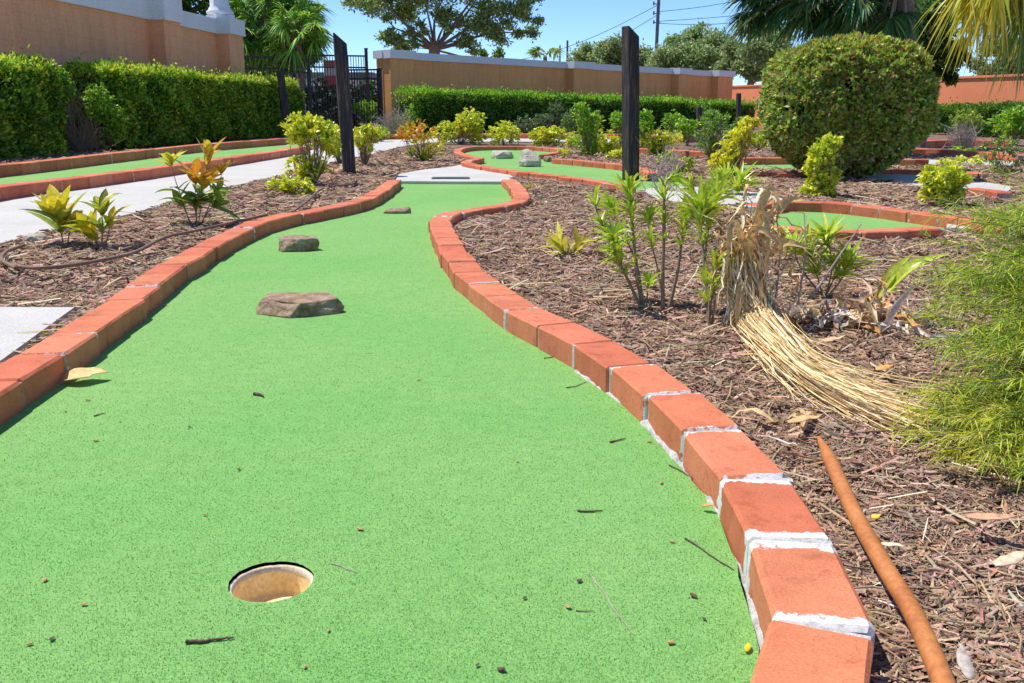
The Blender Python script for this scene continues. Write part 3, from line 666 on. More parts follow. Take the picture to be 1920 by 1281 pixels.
# ------------------------------------------------------------------ walls
def wall_run(root, a, b, z0, z1, th, m, name, front=0.0):
    """box from a to b (xy), thickness th behind the line (away from camera side given by n)"""
    d = Vector((b[0] - a[0], b[1] - a[1], 0)); L = d.length; d.normalize(); n = Vector((-d.y, d.x, 0))
    za, zb = (z1 if isinstance(z1, tuple) else (z1, z1)); z0a, z0b = (z0 if isinstance(z0, tuple) else (z0, z0))
    A = Vector((a[0], a[1], 0)) - n * front; B = Vector((b[0], b[1], 0)) - n * front
    V = [(A.x, A.y, z0a), (B.x, B.y, z0b), (B.x + n.x * th, B.y + n.y * th, z0b), (A.x + n.x * th, A.y + n.y * th, z0a),
         (A.x, A.y, za), (B.x, B.y, zb), (B.x + n.x * th, B.y + n.y * th, zb), (A.x + n.x * th, A.y + n.y * th, za)]
    return V, [[0, 3, 2, 1], [4, 5, 6, 7], [0, 1, 5, 4], [1, 2, 6, 5], [2, 3, 7, 6], [3, 0, 4, 7]]
def lerp2(a, b, t): return (a[0] + (b[0] - a[0]) * t, a[1] + (b[1] - a[1]) * t)
# far wall: runs away to the right behind the far hedge
fa = uny(716, 95, 22.6); fb = uny(1362, 135, 33.0)
A0, B0 = (fa.x, fa.y), (fb.x, fb.y); za, zb = fa.z, fb.z
fw = thing('garden_wall', 'long tan stucco wall with pale cap behind the far hedge', 'wall', (A0[0], A0[1], 0))
def fpx(px):  # parameter along the wall for a picture column
    lo, hi = 0, 1
    for _ in range(40):
        t = (lo + hi) / 2; q = lerp2(A0, B0, t); X = 960 + FPX * q[0] / (q[1] * CP - (0 - 0) + (CAMH - za) * SP * 0 + 0) if False else None
        y = q[1]; z = za + (zb - za) * t; dep = y * CP - (z - CAMH) * SP
        if 960 + FPX * q[0] / dep < px: lo = t
        else: hi = t
    return t
G = Geo(); G.add(*wall_run(fw, A0, B0, -0.1, (za - 0.17, zb - 0.17), 0.22, M['wall'], 'wall')); G.make('wall_panel', M['wallgold'], fw)
G = Geo(); G.add(*wall_run(fw, lerp2(A0, B0, -0.003), lerp2(A0, B0, 1.003), (za - 0.172, zb - 0.172), (za, zb), 0.34, M['white'], 'cap', 0.05)); G.make('wall_cap', M['white'], fw)
for x0, x1 in ((716, 761), (1062, 1098), (1260, 1281), (1334, 1362)):
    t0, t1 = max(0.001, fpx(x0)), min(0.999, fpx(x1)); p = lerp2(A0, B0, t0); q = lerp2(A0, B0, t1); zt = za + (zb - za) * t0
    G = Geo(); G.add(*wall_run(fw, p, q, -0.1, zt - 0.175, 0.02, M['wall'], 'p', 0.20)); 
    G2 = Geo(); G2.add(*wall_run(fw, p, q, -0.1, zt - 0.175, 0.36, M['wall'], 'p', 0.28))
    pl = G2.make('pilaster', M['wallgold'], fw)
    G = Geo(); G.add(*wall_run(fw, lerp2(p, q, -0.06), lerp2(p, q, 1.06), zt - 0.178, zt + 0.012, 0.50, M['white'], 'c', 0.34)); G.make('pilaster_cap', M['white'], pl)
# left wall
def lwx(y): return -6.75 + 0.075 * (y - 10)
LA, LB = (lwx(5.0), 5.0), (lwx(19.4), 19.4)
lw = thing('garden_wall', 'tall tan stucco wall with white band behind the left hedges', 'wall', (LA[0], LA[1], 0))
def lrun(y0, y1, z0, z1, th, fr):
    G = Geo(); G.add(*wall_run(lw, (lwx(y0), y0), (lwx(y1), y1), z0, z1, th, None, '', fr)); return G
def lpar(px):   # y along the left wall for a column
    lo, hi = 2.0, 40.0
    for _ in range(40):
        y = (lo + hi) / 2; dep = y * CP - 1.4 * SP
        if 960 + FPX * lwx(y) / dep < px: lo = y
        else: hi = y
    return y
y1_, y2_, ye = lpar(277), lpar(404), lpar(431)
ys = lpar(307)
lrun(3.0, ye, -0.1, 2.05, 0.3, 0).make('wall_panel', M['wall'], lw)
lrun(3.0, ys, 2.048, 2.62, 0.36, 0.05).make('wall_band', M['white'], lw)
lrun(ys + 0.002, ye + 0.03, 2.048, 2.33, 0.36, 0.05).make('wall_band', M['white'], lw)
for ya, yb in ((y1_, ys + 0.05), (y2_, ye + 0.003), (lpar(277) - 5.2, lpar(277) - 4.4)):
    G = Geo(); G.add(*wall_run(lw, (lwx(ya), ya), (lwx(yb), yb), -0.1, 2.046, 0.33, None, '', 0.28)); pl = G.make('pilaster', M['wall'], lw)
    G = Geo(); G.add(*wall_run(lw, (lwx(ya - 0.04), ya - 0.04), (lwx(yb + 0.045), yb + 0.045), 2.044, 2.36 if ya > ys else 2.65, 0.40, None, '', 0.33)); G.make('pilaster_cap', M['white'], pl)
# white column on the left wall
cy_ = (y2_ + ye) / 2 - 0.05; cc = Vector((lwx(cy_) + 0.0, cy_, 2.36))
col_ = thing('column', 'white round column standing on the end of the left wall', 'column', (cc.x, cc.y, 2.36))
V, F = lathe([(0.02, -0.01), (0.30, -0.01), (0.30, 0.07), (0.0, 0.07)], cc, 4); mesh('plinth', V, F, M['white'], col_)
V, F = lathe([(0.24, 0.07), (0.27, 0.10), (0.27, 0.14), (0.23, 0.17), (0.22, 0.20), (0.19, 0.24), (0.175, 0.9), (0.165, 2.2), (0.20, 2.3), (0.20, 2.4), (0.0, 2.4)], cc, 28)
mesh('shaft', V, F, M['white'], col_, smooth=True)
# terracotta wall at the far right
ra = uny(1352, 164, 38); rb = uny(1990, 140, 21)
rw = thing('boundary_wall', 'bright terracotta wall catching the sun behind the clipped bush', 'wall', (ra.x, ra.y, 0))
G = Geo(); G.add(*wall_run(rw, (ra.x, ra.y), (rb.x, rb.y), -0.1, (ra.z, rb.z), 0.2, None, '')); G.make('wall_panel', M['wallred'], rw)
G = Geo(); G.add(*wall_run(rw, (ra.x, ra.y), (rb.x, rb.y), (ra.z - 0.002, rb.z - 0.002), (ra.z + 0.05, rb.z + 0.05), 0.3, None, '', 0.04)); G.make('wall_cap', M['wallred'], rw)

# ------------------------------------------------------------------ iron fence and gate
def fence(name, label, cat, a, b, ztop, zmid, n, postr=0.03, tall=None, zlow=0.12):
    root = thing(name, label, cat, (a[0], a[1], 0)); pk = Geo()
    for i in range(1, n):
        q = lerp2(a, b, i / n); pk.tube([(q[0], q[1], 0.05), (q[0], q[1], ztop - 0.005)], 0.009, 4)
    pk.make('pickets', M['iron'], root)
    d = Vector((b[0] - a[0], b[1] - a[1], 0)).normalized(); nn = Vector((-d.y, d.x, 0)); L = math.dist(a, b)
    for z in (ztop, zmid, zlow):
        G = Geo(); c = lerp2(a, b, 0.5); G.obox(c, d, nn, L / 2, 0.016, z - 0.018, z + 0.018); G.make('rail', M['iron'], root)
    for q, hh in ((a, tall[0] if tall else ztop + 0.06), (b, tall[1] if tall else ztop + 0.06)):
        G = Geo(); G.obox(q, d, nn, postr, postr, -0.05, hh); 
        G.obox(q, d, nn, postr + 0.008, postr + 0.008, hh + 0.0005, hh + 0.02); G.make('post', M['iron'], root)
    return root
def xy(px, y): p = uny(px, 200, y); return (p.x, p.y)
def zz(px, py, y): return uny(px, py, y).z
fence('iron_fence', 'black iron picket fence between the left wall and the gate', 'fence', xy(428, 22.6), xy(553, 22.9), zz(434, 106, 22.6), zz(434, 128, 22.6), 17)
fence('iron_fence', 'narrow black iron fence section just left of the gate leaf', 'fence', xy(557, 22.9), xy(581, 23.0), zz(570, 112, 23), zz(570, 136, 23), 4)
fence('iron_gate', 'open tall black iron gate leaf behind the left timber post', 'gate', xy(583, 23.0), xy(690, 23.4), zz(600, 104, 23.1), zz(600, 126, 23.1), 22, tall=(zz(583, 104, 23), zz(692, 92, 23.4)), postr=0.035)
fence('iron_gate', 'low black iron gate leaf standing nearer the camera by the wall end', 'gate', xy(652, 21.6), xy(714, 21.4), zz(680, 131, 21.5), zz(680, 148, 21.5), 12, tall=(zz(652, 128, 21.6), zz(714, 130, 21.4)), postr=0.04)
sg = thing('sign_board', 'pink and white board seen through the iron gate', 'sign', (*xy(622, 26), 0))
x0, x1 = xy(610, 26)[0], xy(640, 26)[0]; yb = xy(622, 26)[1]
za_, zb_, zc_, zd_ = zz(622, 113, 26), zz(622, 124, 26), zz(622, 142, 26), zz(622, 165, 26)
G = Geo(); G.box((x0, yb, zb_), (x1, yb + 0.05, za_)); G.make('pink_panel', M['pink'], sg)
G = Geo(); G.box((x0, yb, zd_), (x1, yb + 0.05, zc_)); G.make('pink_panel', M['pink'], sg)
G = Geo(); G.box((x0 + 0.003, yb + 0.004, zc_ + 0.001), (x1 - 0.003, yb + 0.046, zb_ - 0.001)); G.make('white_panel', M['white'], sg)
for xl in (x0 + 0.08, x1 - 0.08):
    G = Geo(); G.tube([(xl, yb + 0.02, -0.05), (xl, yb + 0.02, zd_ + 0.02)], 0.025, 8); G.make('leg', M['iron'], sg)
# pale building glimpsed beyond the fence
bd = thing('building', 'low pale building glimpsed beyond the iron fence', 'building', (*xy(540, 44), 0))
bx0, bx1 = xy(440, 44)[0], xy(690, 44)[0]; bt = zz(540, 136, 44)
G = Geo(); G.box((bx0, 44, -0.1), (bx1, 50, bt - 0.25)); G.make('wall', M['white'], bd)
G = Geo(); G.box((bx0 - 0.3, 43.7, bt - 0.249), (bx1 + 0.3, 50.3, bt)); G.make('roof', M['grey'], bd)
for i in range(5):
    xx = bx0 + 0.7 + i * 1.25; G = Geo(); G.box((xx, 43.96, 0.9), (xx + 0.7, 44.02, bt - 0.6)); G.make('window', M['glass'], bd)

# ------------------------------------------------------------------ hedges
def hedge(label, a, b, z0, z1, depth, nleaf, seed, L=0.045, pal=HEDGE, back=(-1, 0), top_bright=1.75, name='hedge', wob=0.10):
    """front line a-b (xy); depth extends along 'back'; z1 tuple top heights"""
    rng = np.random.default_rng(seed); root = thing(name, label, 'hedge', (a[0], a[1], 0), 'clipped green hedges along the walls')
    a = np.array(a, float); b = np.array(b, float); d = b - a; ln = np.hypot(*d); d /= ln; bk = np.array(back, float)
    bk = np.array([-d[1], d[0]]); bk = bk if np.dot(bk, back) > 0 else -bk
    hgt = max(z1) - z0; wf = hgt; wt = depth; we = 0.6 * hgt * depth / ln
    k = rng.choice(3, nleaf, p=np.array([wf * 1.25, wt * 1.3, 2 * we]) / (wf * 1.25 + wt * 1.3 + 2 * we))
    s = rng.random(nleaf) * ln; v = rng.random(nleaf); u = rng.random(nleaf) * depth
    inn = rng.exponential(0.045, nleaf); inn = np.clip(inn, 0, 0.22)
    zt = z1[0] + (z1[1] - z1[0]) * s / ln
    s = np.where(k == 2, np.where(rng.random(nleaf) < 0.5, inn, ln - inn), s)
    bulge = (vnoise(s * 3.1 + seed, v * 4, seed) - 0.5) * 2 * wob + (vnoise(s * 9 + seed, v * 11, seed + 1) - 0.5) * wob
    uu = np.where(k == 0, inn - bulge, u); z = np.where(k == 1, zt - inn + bulge * 0.9 + (rng.random(nleaf) < 0.12) * rng.exponential(0.035, nleaf), z0 + v * (zt - z0))
    nx_ = np.zeros((nleaf, 3)); nx_[k == 0] = (-bk[0], -bk[1], 0.25); nx_[k == 1] = (0, 0, 1); nx_[k == 2] = (d[0], d[1], 0)
    P = np.stack([a[0] + d[0] * s + bk[0] * uu, a[1] + d[1] * s + bk[1] * uu, z], 1)
    # gaps: thin out some spots
    thin = vnoise(s * 5 + 7, z * 6, seed + 5); keep = rng.random(nleaf) < np.clip(thin * 2.6 - 0.15, 0.15, 1)
    dr = nrm(rng.normal(0, 0.8, (nleaf, 3)) + nx_ * 0.8 + [0, 0, 0.35]); sd = np.cross(dr, nx_ + rng.normal(0, 0.5, (nleaf, 3)))
    c = palette(pal, nleaf, rng, 0.2)
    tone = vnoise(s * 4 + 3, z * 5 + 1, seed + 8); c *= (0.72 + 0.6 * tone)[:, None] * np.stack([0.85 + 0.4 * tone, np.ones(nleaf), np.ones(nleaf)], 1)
    near_top = (k == 1) | (z > zt - 0.07); c[near_top] *= top_bright * np.array([1.5, 1.15, 1.0])  # leaf colour raised and yellowed on and near the hedge top
    c = np.clip(c, 0, 0.8)
    P, dr, sd, c = P[keep], dr[keep], sd[keep], c[keep]; n = len(P)
    V, F = diamonds(P, dr, sd, rng.uniform(0.7, 1.25, n) * L, rng.uniform(0.45, 0.65, n) * L)
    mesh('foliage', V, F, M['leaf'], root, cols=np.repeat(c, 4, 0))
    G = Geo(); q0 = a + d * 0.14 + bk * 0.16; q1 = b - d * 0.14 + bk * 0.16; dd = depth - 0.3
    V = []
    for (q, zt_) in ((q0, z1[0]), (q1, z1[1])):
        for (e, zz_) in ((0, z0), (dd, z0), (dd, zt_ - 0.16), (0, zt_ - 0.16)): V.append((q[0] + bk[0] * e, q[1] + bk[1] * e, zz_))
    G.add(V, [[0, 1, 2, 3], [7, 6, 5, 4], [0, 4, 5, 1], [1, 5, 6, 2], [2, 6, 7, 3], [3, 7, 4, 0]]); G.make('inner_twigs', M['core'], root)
    return root
def hl(y): return -5.62 + 0.075 * (y - 10)   # front line of left hedges
yA = 10.9; hz1 = zz(60, 113, 10.2)
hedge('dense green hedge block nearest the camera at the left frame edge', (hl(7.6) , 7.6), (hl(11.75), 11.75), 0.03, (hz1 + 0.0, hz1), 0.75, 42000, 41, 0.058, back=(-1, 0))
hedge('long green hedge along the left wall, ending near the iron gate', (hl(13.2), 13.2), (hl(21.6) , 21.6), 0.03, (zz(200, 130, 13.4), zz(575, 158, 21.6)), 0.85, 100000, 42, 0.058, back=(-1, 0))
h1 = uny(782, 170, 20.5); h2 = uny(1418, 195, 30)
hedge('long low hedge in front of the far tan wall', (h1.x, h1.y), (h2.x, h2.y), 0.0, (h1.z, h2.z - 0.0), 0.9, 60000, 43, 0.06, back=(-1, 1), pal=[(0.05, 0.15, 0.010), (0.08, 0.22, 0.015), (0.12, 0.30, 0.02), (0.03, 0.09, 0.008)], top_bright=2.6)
h3 = uny(1738, 203, 24); h4 = uny(1960, 200, 19)
hedge('dark low hedge in front of the terracotta wall at the far right', (h3.x, h3.y), (h4.x, h4.y), 0.0, (h3.z, h4.z), 0.7, 22000, 44, 0.06, back=(1, 1), pal=[(0.03, 0.10, 0.008), (0.05, 0.15, 0.012), (0.08, 0.2, 0.02)])

# ------------------------------------------------------------------ shrubs described by blobs in picture space at the plant's own depth
def shrub(label, base_px, blobs, seed, pal, L=0.06, Wf=0.45, per=9, dens=1.0, name='shrub', cat='shrub', stem_r=0.004, group=None, y=None, mat_='leafv', droop=0.35, cin=None, openness=0.6, z=0.01, stems=True, basez=None):
    L = L * 0.92
    rng = np.random.default_rng(seed); b = unp(*base_px, 0.0) if y is None else uny(base_px[0], base_px[1], y)
    if y is not None and basez is None: b.z = 0.0
    b.z = max(b.z, z)
    root = thing(name, label, cat, b, group); parts = []; G = Geo(); sc = b.y / FPX
    for bl in blobs:
        cx, cy, rx, ry = bl[:4]
        if b.y > 6 and stems: rx, ry = rx * 1.18, ry * 1.15
        pl = bl[4] if len(bl) > 4 else pal
        c0 = np.array(uny(cx, cy, b.y)); rxw, ryw = rx * sc, ry * sc
        ncl = int(np.clip(dens * 10 * rxw * ryw / L ** 2, 6, 420))
        for _ in range(ncl):
            q = nrm(rng.normal(0, 1, 3)) * rng.random() ** 0.38; tip = c0 + q * [rxw, rxw * 0.85, ryw]
            tip[2] = max(tip[2], 0.015)
            out = nrm(tip - (np.array(b) + [0, 0, 0.0])); n = rng.integers(per - 3, per + 3)
            dr = nrm(rng.normal(0, 1, (n, 3)) * openness + out * 0.75 + [0, 0, 0.25])
            Ls = rng.uniform(0.6, 1.15, n) * L; bs = tip + rng.normal(0, L * 0.18, (n, 3))
            c = palette(pl, n, rng, 0.12); ci = palette(cin, n, rng, 0.1) if cin else np.clip(c * 1.12 + 0.01, 0, 0.9)
            parts.append(ribbons(bs, dr, Ls, Ls * Wf, rng, droop, 3, 0.25, cin=ci, cout=c))
            if stems and rng.random() < min(1, 14 / ncl):
                p0 = Vector(b); p1 = Vector(tip); mid = p0.lerp(p1, 0.5) + Vector(rng.normal(0, 0.08, 3)) * (p1 - p0).length; mid.z = max(mid.z, 0.01)
                G.tube(catmull([p0 + Vector((rng.normal(0, 0.004), rng.normal(0, 0.004), -0.02)), mid, p1], 4), [stem_r * (1 - 0.07 * i) for i in range(9)], 5)
    V, F, C = merge(parts); mesh('foliage', V, F, M[mat_], root, cols=C, smooth=False)
    if G.v: G.make('stems', M['stem'], root)
    return root
BG = 'bright yellow-green shrubs in the beds'
shrub('tall leggy yellow shrub just left of the tall left timber post', (585, 352), [(583, 250, 40, 26), (560, 238, 24, 18), (577, 315, 34, 20), (614, 268, 16, 24), (588, 228, 14, 12)], 51, YEL, 0.055, 0.5, group=BG)
shrub('low spreading yellow shrub on the mulch at the foot of the leggy shrub', (545, 370), [(530, 348, 26, 14), (560, 352, 24, 16)], 52, YEL, 0.055, 0.5, group=BG)
shrub('yellow shrub just right of the tall left timber post', (683, 314), [(682, 263, 20, 24), (698, 250, 12, 14)], 53, YEL, 0.055, 0.5, group=BG)
shrub('yellow shrub partly hidden by the tall left timber post', (640, 312), [(640, 268, 18, 28), (625, 280, 12, 14)], 54, YEL, 0.055, 0.5, group=BG)
shrub('orange and yellow croton bush in the middle distance left of centre', (792, 306), [(783, 250, 26, 16, ORG_), (800, 276, 26, 20, YEL[:3] + ORG_[2:]), (757, 258, 10, 6, ORG_), (790, 292, 20, 12, GRN)], 55, ORG_, 0.10, 0.26, name='croton', cat='plant', openness=0.45)
shrub('tall yellow shrub behind the left end of the second green', (862, 273), [(842, 247, 24, 16), (880, 228, 24, 20), (893, 256, 16, 12), (862, 240, 10, 8, ORG_[2:])], 56, YEL, 0.07, 0.5, group=BG)
shrub('small round yellow shrub behind the second green, alone before the hedge', (944, 274), [(944, 251, 26, 18)], 57, YEL, 0.07, 0.5, group=BG)
shrub('yellow shrub behind the pale rocks of the second green', (1027, 276), [(1012, 257, 18, 18), (1040, 257, 18, 16)], 58, YEL, 0.07, 0.5, group=BG)
shrub('tallest bright green upright shrub before the far hedge', (1103, 298), [(1092, 212, 14, 22), (1108, 235, 20, 22), (1100, 262, 24, 20), (1103, 283, 14, 12)], 59, GRN + [(0.45, 0.6, 0.05)], 0.06, 0.35, group='green upright shrubs', openness=0.5)
shrub('dull olive shrub behind the yellow shrub at centre', (1040, 255), [(1042, 215, 12, 24), (1020, 228, 20, 12), (1062, 230, 16, 14)], 60, DULL, 0.06, 0.4, dens=0.7)
shrub('yellow shrub leaning against the bright green upright shrub', (1135, 292), [(1133, 265, 24, 18), (1150, 280, 20, 10), (1075, 262, 10, 12)], 61, YEL, 0.06, 0.5, group=BG)
shrub('green and yellow shrub directly right of the tall right post', (1232, 298), [(1212, 232, 15, 20, GRN), (1228, 262, 20, 18, YEL), (1258, 262, 20, 12, YEL), (1236, 285, 16, 12, GRN)], 62, GRN, 0.06, 0.45)
shrub('small fresh green shrub left of the short brown post', (1290, 275), [(1288, 240, 20, 18)], 63, GRN, 0.07, 0.4)
shrub('feathery green shrub right of the short brown post', (1338, 306), [(1340, 232, 26, 22), (1330, 265, 22, 24), (1345, 285, 18, 16)], 64, GRN + DULL, 0.05, 0.2, per=12, openness=0.5)
shrub('bright yellow shrub leaning up towards the clipped bush', (1372, 335), [(1402, 240, 16, 14), (1388, 262, 22, 18), (1370, 285, 22, 16), (1352, 305, 18, 14), (1420, 228, 8, 6)], 65, YEL[:3] + [YEL[5]], 0.055, 0.5, group=BG)
shrub('upright yellow shrub in front of the clipped bush', (1543, 376), [(1558, 268, 20, 12), (1545, 290, 26, 18), (1530, 310, 24, 18), (1545, 335, 34, 20), (1538, 356, 34, 14)], 66, YEL, 0.045, 0.5, dens=1.5, group=BG)
shrub('round dense yellow bush on the mulch right of the clipped bush', (1772, 392), [(1772, 335, 46, 26), (1768, 362, 40, 20)], 67, YEL, 0.045, 0.5, dens=1.7, group=BG)
shrub('sparse yellow twiggy shrub left of the leaning yellow shrub', (1258, 330), [(1250, 300, 18, 14), (1290, 310, 12, 16)], 68, YEL + GRN, 0.045, 0.45, dens=0.7, group=BG)
shrub('pale green shrub before the far right hedge', (1812, 268), [(1812, 226, 26, 16)], 69, [(0.4, 0.5, 0.06), (0.3, 0.42, 0.06)], 0.07, 0.45)
shrub('tall green shrub at the far right edge before the terracotta wall', (1905, 275), [(1895, 232, 34, 22), (1912, 215, 20, 14)], 70, GRN, 0.08, 0.4)
shrub('low lime groundcover clump near the far right kerb', (1802, 292), [(1802, 284, 26, 7)], 71, YEL + GRN, 0.05, 0.5, stems=False)
shrub('flat yellow shrub tuft behind the round dense yellow bush', (1800, 312), [(1810, 303, 36, 8), (1770, 308, 18, 6)], 72, YEL, 0.05, 0.5, stems=False, group=BG)
shrub('bright green bush seen through the low gate leaf', (686, 250), [(685, 202, 22, 12), (695, 218, 14, 10)], 73, GRN, 0.07, 0.4, y=22.3)
shrub('bright green bush beside the wall end near the pinkish twigs', (772, 255), [(778, 214, 14, 18), (765, 234, 22, 14)], 74, GRN + YEL[3:5], 0.07, 0.4)
shrub('small lime plant standing behind the pale boulder', (1052, 300), [(1058, 285, 10, 8)], 75, YEL, 0.04, 0.4, stems=False)
shrub('yellowing weed patch on the mulch beside the neck of the big green', (992, 362), [(990, 352, 16, 7)], 76, [(0.62, 0.52, 0.06), (0.5, 0.5, 0.06)], 0.04, 0.12, per=12, stems=False, name='weed', cat='weed')
shrub('straggly green growth in the gap between the left hedges', (150, 300), [(120, 165, 16, 28), (185, 195, 22, 30), (215, 230, 18, 30), (105, 215, 12, 25)], 77, HEDGE + GRN, 0.055, 0.5, y=12.3, dens=1.2)
shrub('tall green shrub filling the bed right of the bright green shrub', (1165, 290), [(1160, 225, 14, 20), (1178, 245, 14, 20)], 78, GRN, 0.06, 0.4, dens=0.8)

shrub('pale olive bush rising before the far hedge, left of the bright green upright shrub', (1075, 262), [(1072, 225, 14, 18), (1060, 245, 14, 10)], 301, DULL + GRN[:1], 0.07, 0.4)
shrub('yellow shrub hugging the right side of the tall right post', (1207, 290), [(1206, 262, 12, 18), (1214, 280, 14, 10)], 302, YEL, 0.06, 0.5, group=BG)
shrub('fresh green shrub behind the green and yellow one right of the tall post', (1265, 268), [(1262, 230, 16, 18)], 303, GRN, 0.07, 0.4)
shrub('tall thin green shrub directly behind the short brown post', (1322, 268), [(1322, 215, 12, 16), (1318, 238, 14, 14)], 304, GRN + DULL, 0.06, 0.3)
shrub('grey-green shrub left of the clipped bush, below the short grey post', (1385, 282), [(1388, 236, 14, 16), (1375, 255, 16, 12)], 305, DULL + GRN[:2], 0.06, 0.35)
shrub('yellow shrub squeezed against the left side of the clipped bush', (1420, 285), [(1422, 262, 16, 14)], 306, YEL + GRN, 0.06, 0.5, group=BG)
shrub('low yellow shrub on the mulch left of the foot of the tall right post', (1158, 302), [(1158, 290, 18, 8)], 307, YEL, 0.055, 0.5, group=BG)
shrub('dusky green shrub before the far hedge, between the two small yellow shrubs', (985, 258), [(985, 235, 18, 14)], 308, DULL, 0.07, 0.35)
shrub('lime shrub before the far hedge at the foot of the pinkish twigs', (715, 268), [(714, 250, 14, 10)], 309, YEL + GRN, 0.06, 0.45)
shrub('tangled olive shrub at the right edge behind the feathery plant', (1880, 330), [(1880, 285, 30, 26), (1900, 315, 26, 16)], 310, DULL + YEL[3:5], 0.05, 0.3, dens=0.6)
def twigs(label, base_px, blobs, seed, n=70, cols=M['stem'], y=None, r=0.004, name='bare_shrub'):
    rng = np.random.default_rng(seed); b = unp(*base_px) if y is None else uny(*base_px, y); b.z = 0.0
    root = thing(name, label, 'shrub', b); G = Geo(); sc = b.y / FPX
    for _ in range(n):
        cx, cy, rx, ry = blobs[rng.integers(len(blobs))][:4]; c = np.array(uny(cx, cy, b.y)); q = rng.normal(0, 0.5, 3)
        t = Vector(c + q * [rx * sc, rx * sc * 0.8, ry * sc]); p0 = Vector(b) + Vector((rng.normal(0, 0.05), rng.normal(0, 0.05), -0.02))
        mid = p0.lerp(t, rng.uniform(0.4, 0.6)) + Vector(rng.normal(0, 0.06, 3)); G.tube(catmull([p0, mid, t], 3), [r * (1 - i * 0.1) for i in range(7)], 4)
        for k in range(3):
            s = mid.lerp(t, rng.random()); G.tube([s, s + Vector(rng.normal(0, 0.07, 3)) + Vector((0, 0, 0.06))], [r * 0.5, r * 0.3], 3)
    G.make('twigs', cols, root); return root
M['palestem'] = rough_mat('pale_twig', [(0.3, (0.38, 0.30, 0.26)), (0.7, (0.55, 0.45, 0.40))], 40, 0.3, 0.002)
twigs('pinkish bare twiggy shrub beside the tan wall end', (745, 256), [(740, 215, 30, 22), (720, 230, 18, 18)], 81, 90, M['palestem'], r=0.008)
twigs('grey bare twiggy shrub at the far right', (1808, 290), [(1806, 252, 30, 20)], 82, 90, M['palestem'], r=0.006)
twigs('bare brushwood in the gap between the left hedges', (165, 296), [(165, 240, 30, 40), (190, 270, 30, 20), (145, 190, 16, 30)], 83, 60, M['stem'], y=12.6, r=0.005)
twigs('thin leafless shrub right of the tall right post', (1252, 362), [(1225, 300, 30, 28), (1262, 300, 22, 30)], 84, 26, M['palestem'], r=0.004)

DK = [(0.03, 0.08, 0.02), (0.05, 0.13, 0.03), (0.08, 0.17, 0.04)]
shrub('dark shrub mass behind the tall iron gate leaf', (640, 240), [(600, 190, 26, 34), (650, 195, 30, 36), (690, 190, 22, 34), (590, 225, 20, 20), (640, 232, 30, 16)], 85, DK, 0.12, 0.45, y=24.5)
shrub('dark shrub beyond the fence, left of the gate', (520, 240), [(455, 175, 26, 26), (500, 180, 26, 24), (550, 185, 24, 24)], 86, DK, 0.12, 0.45, y=25.5)
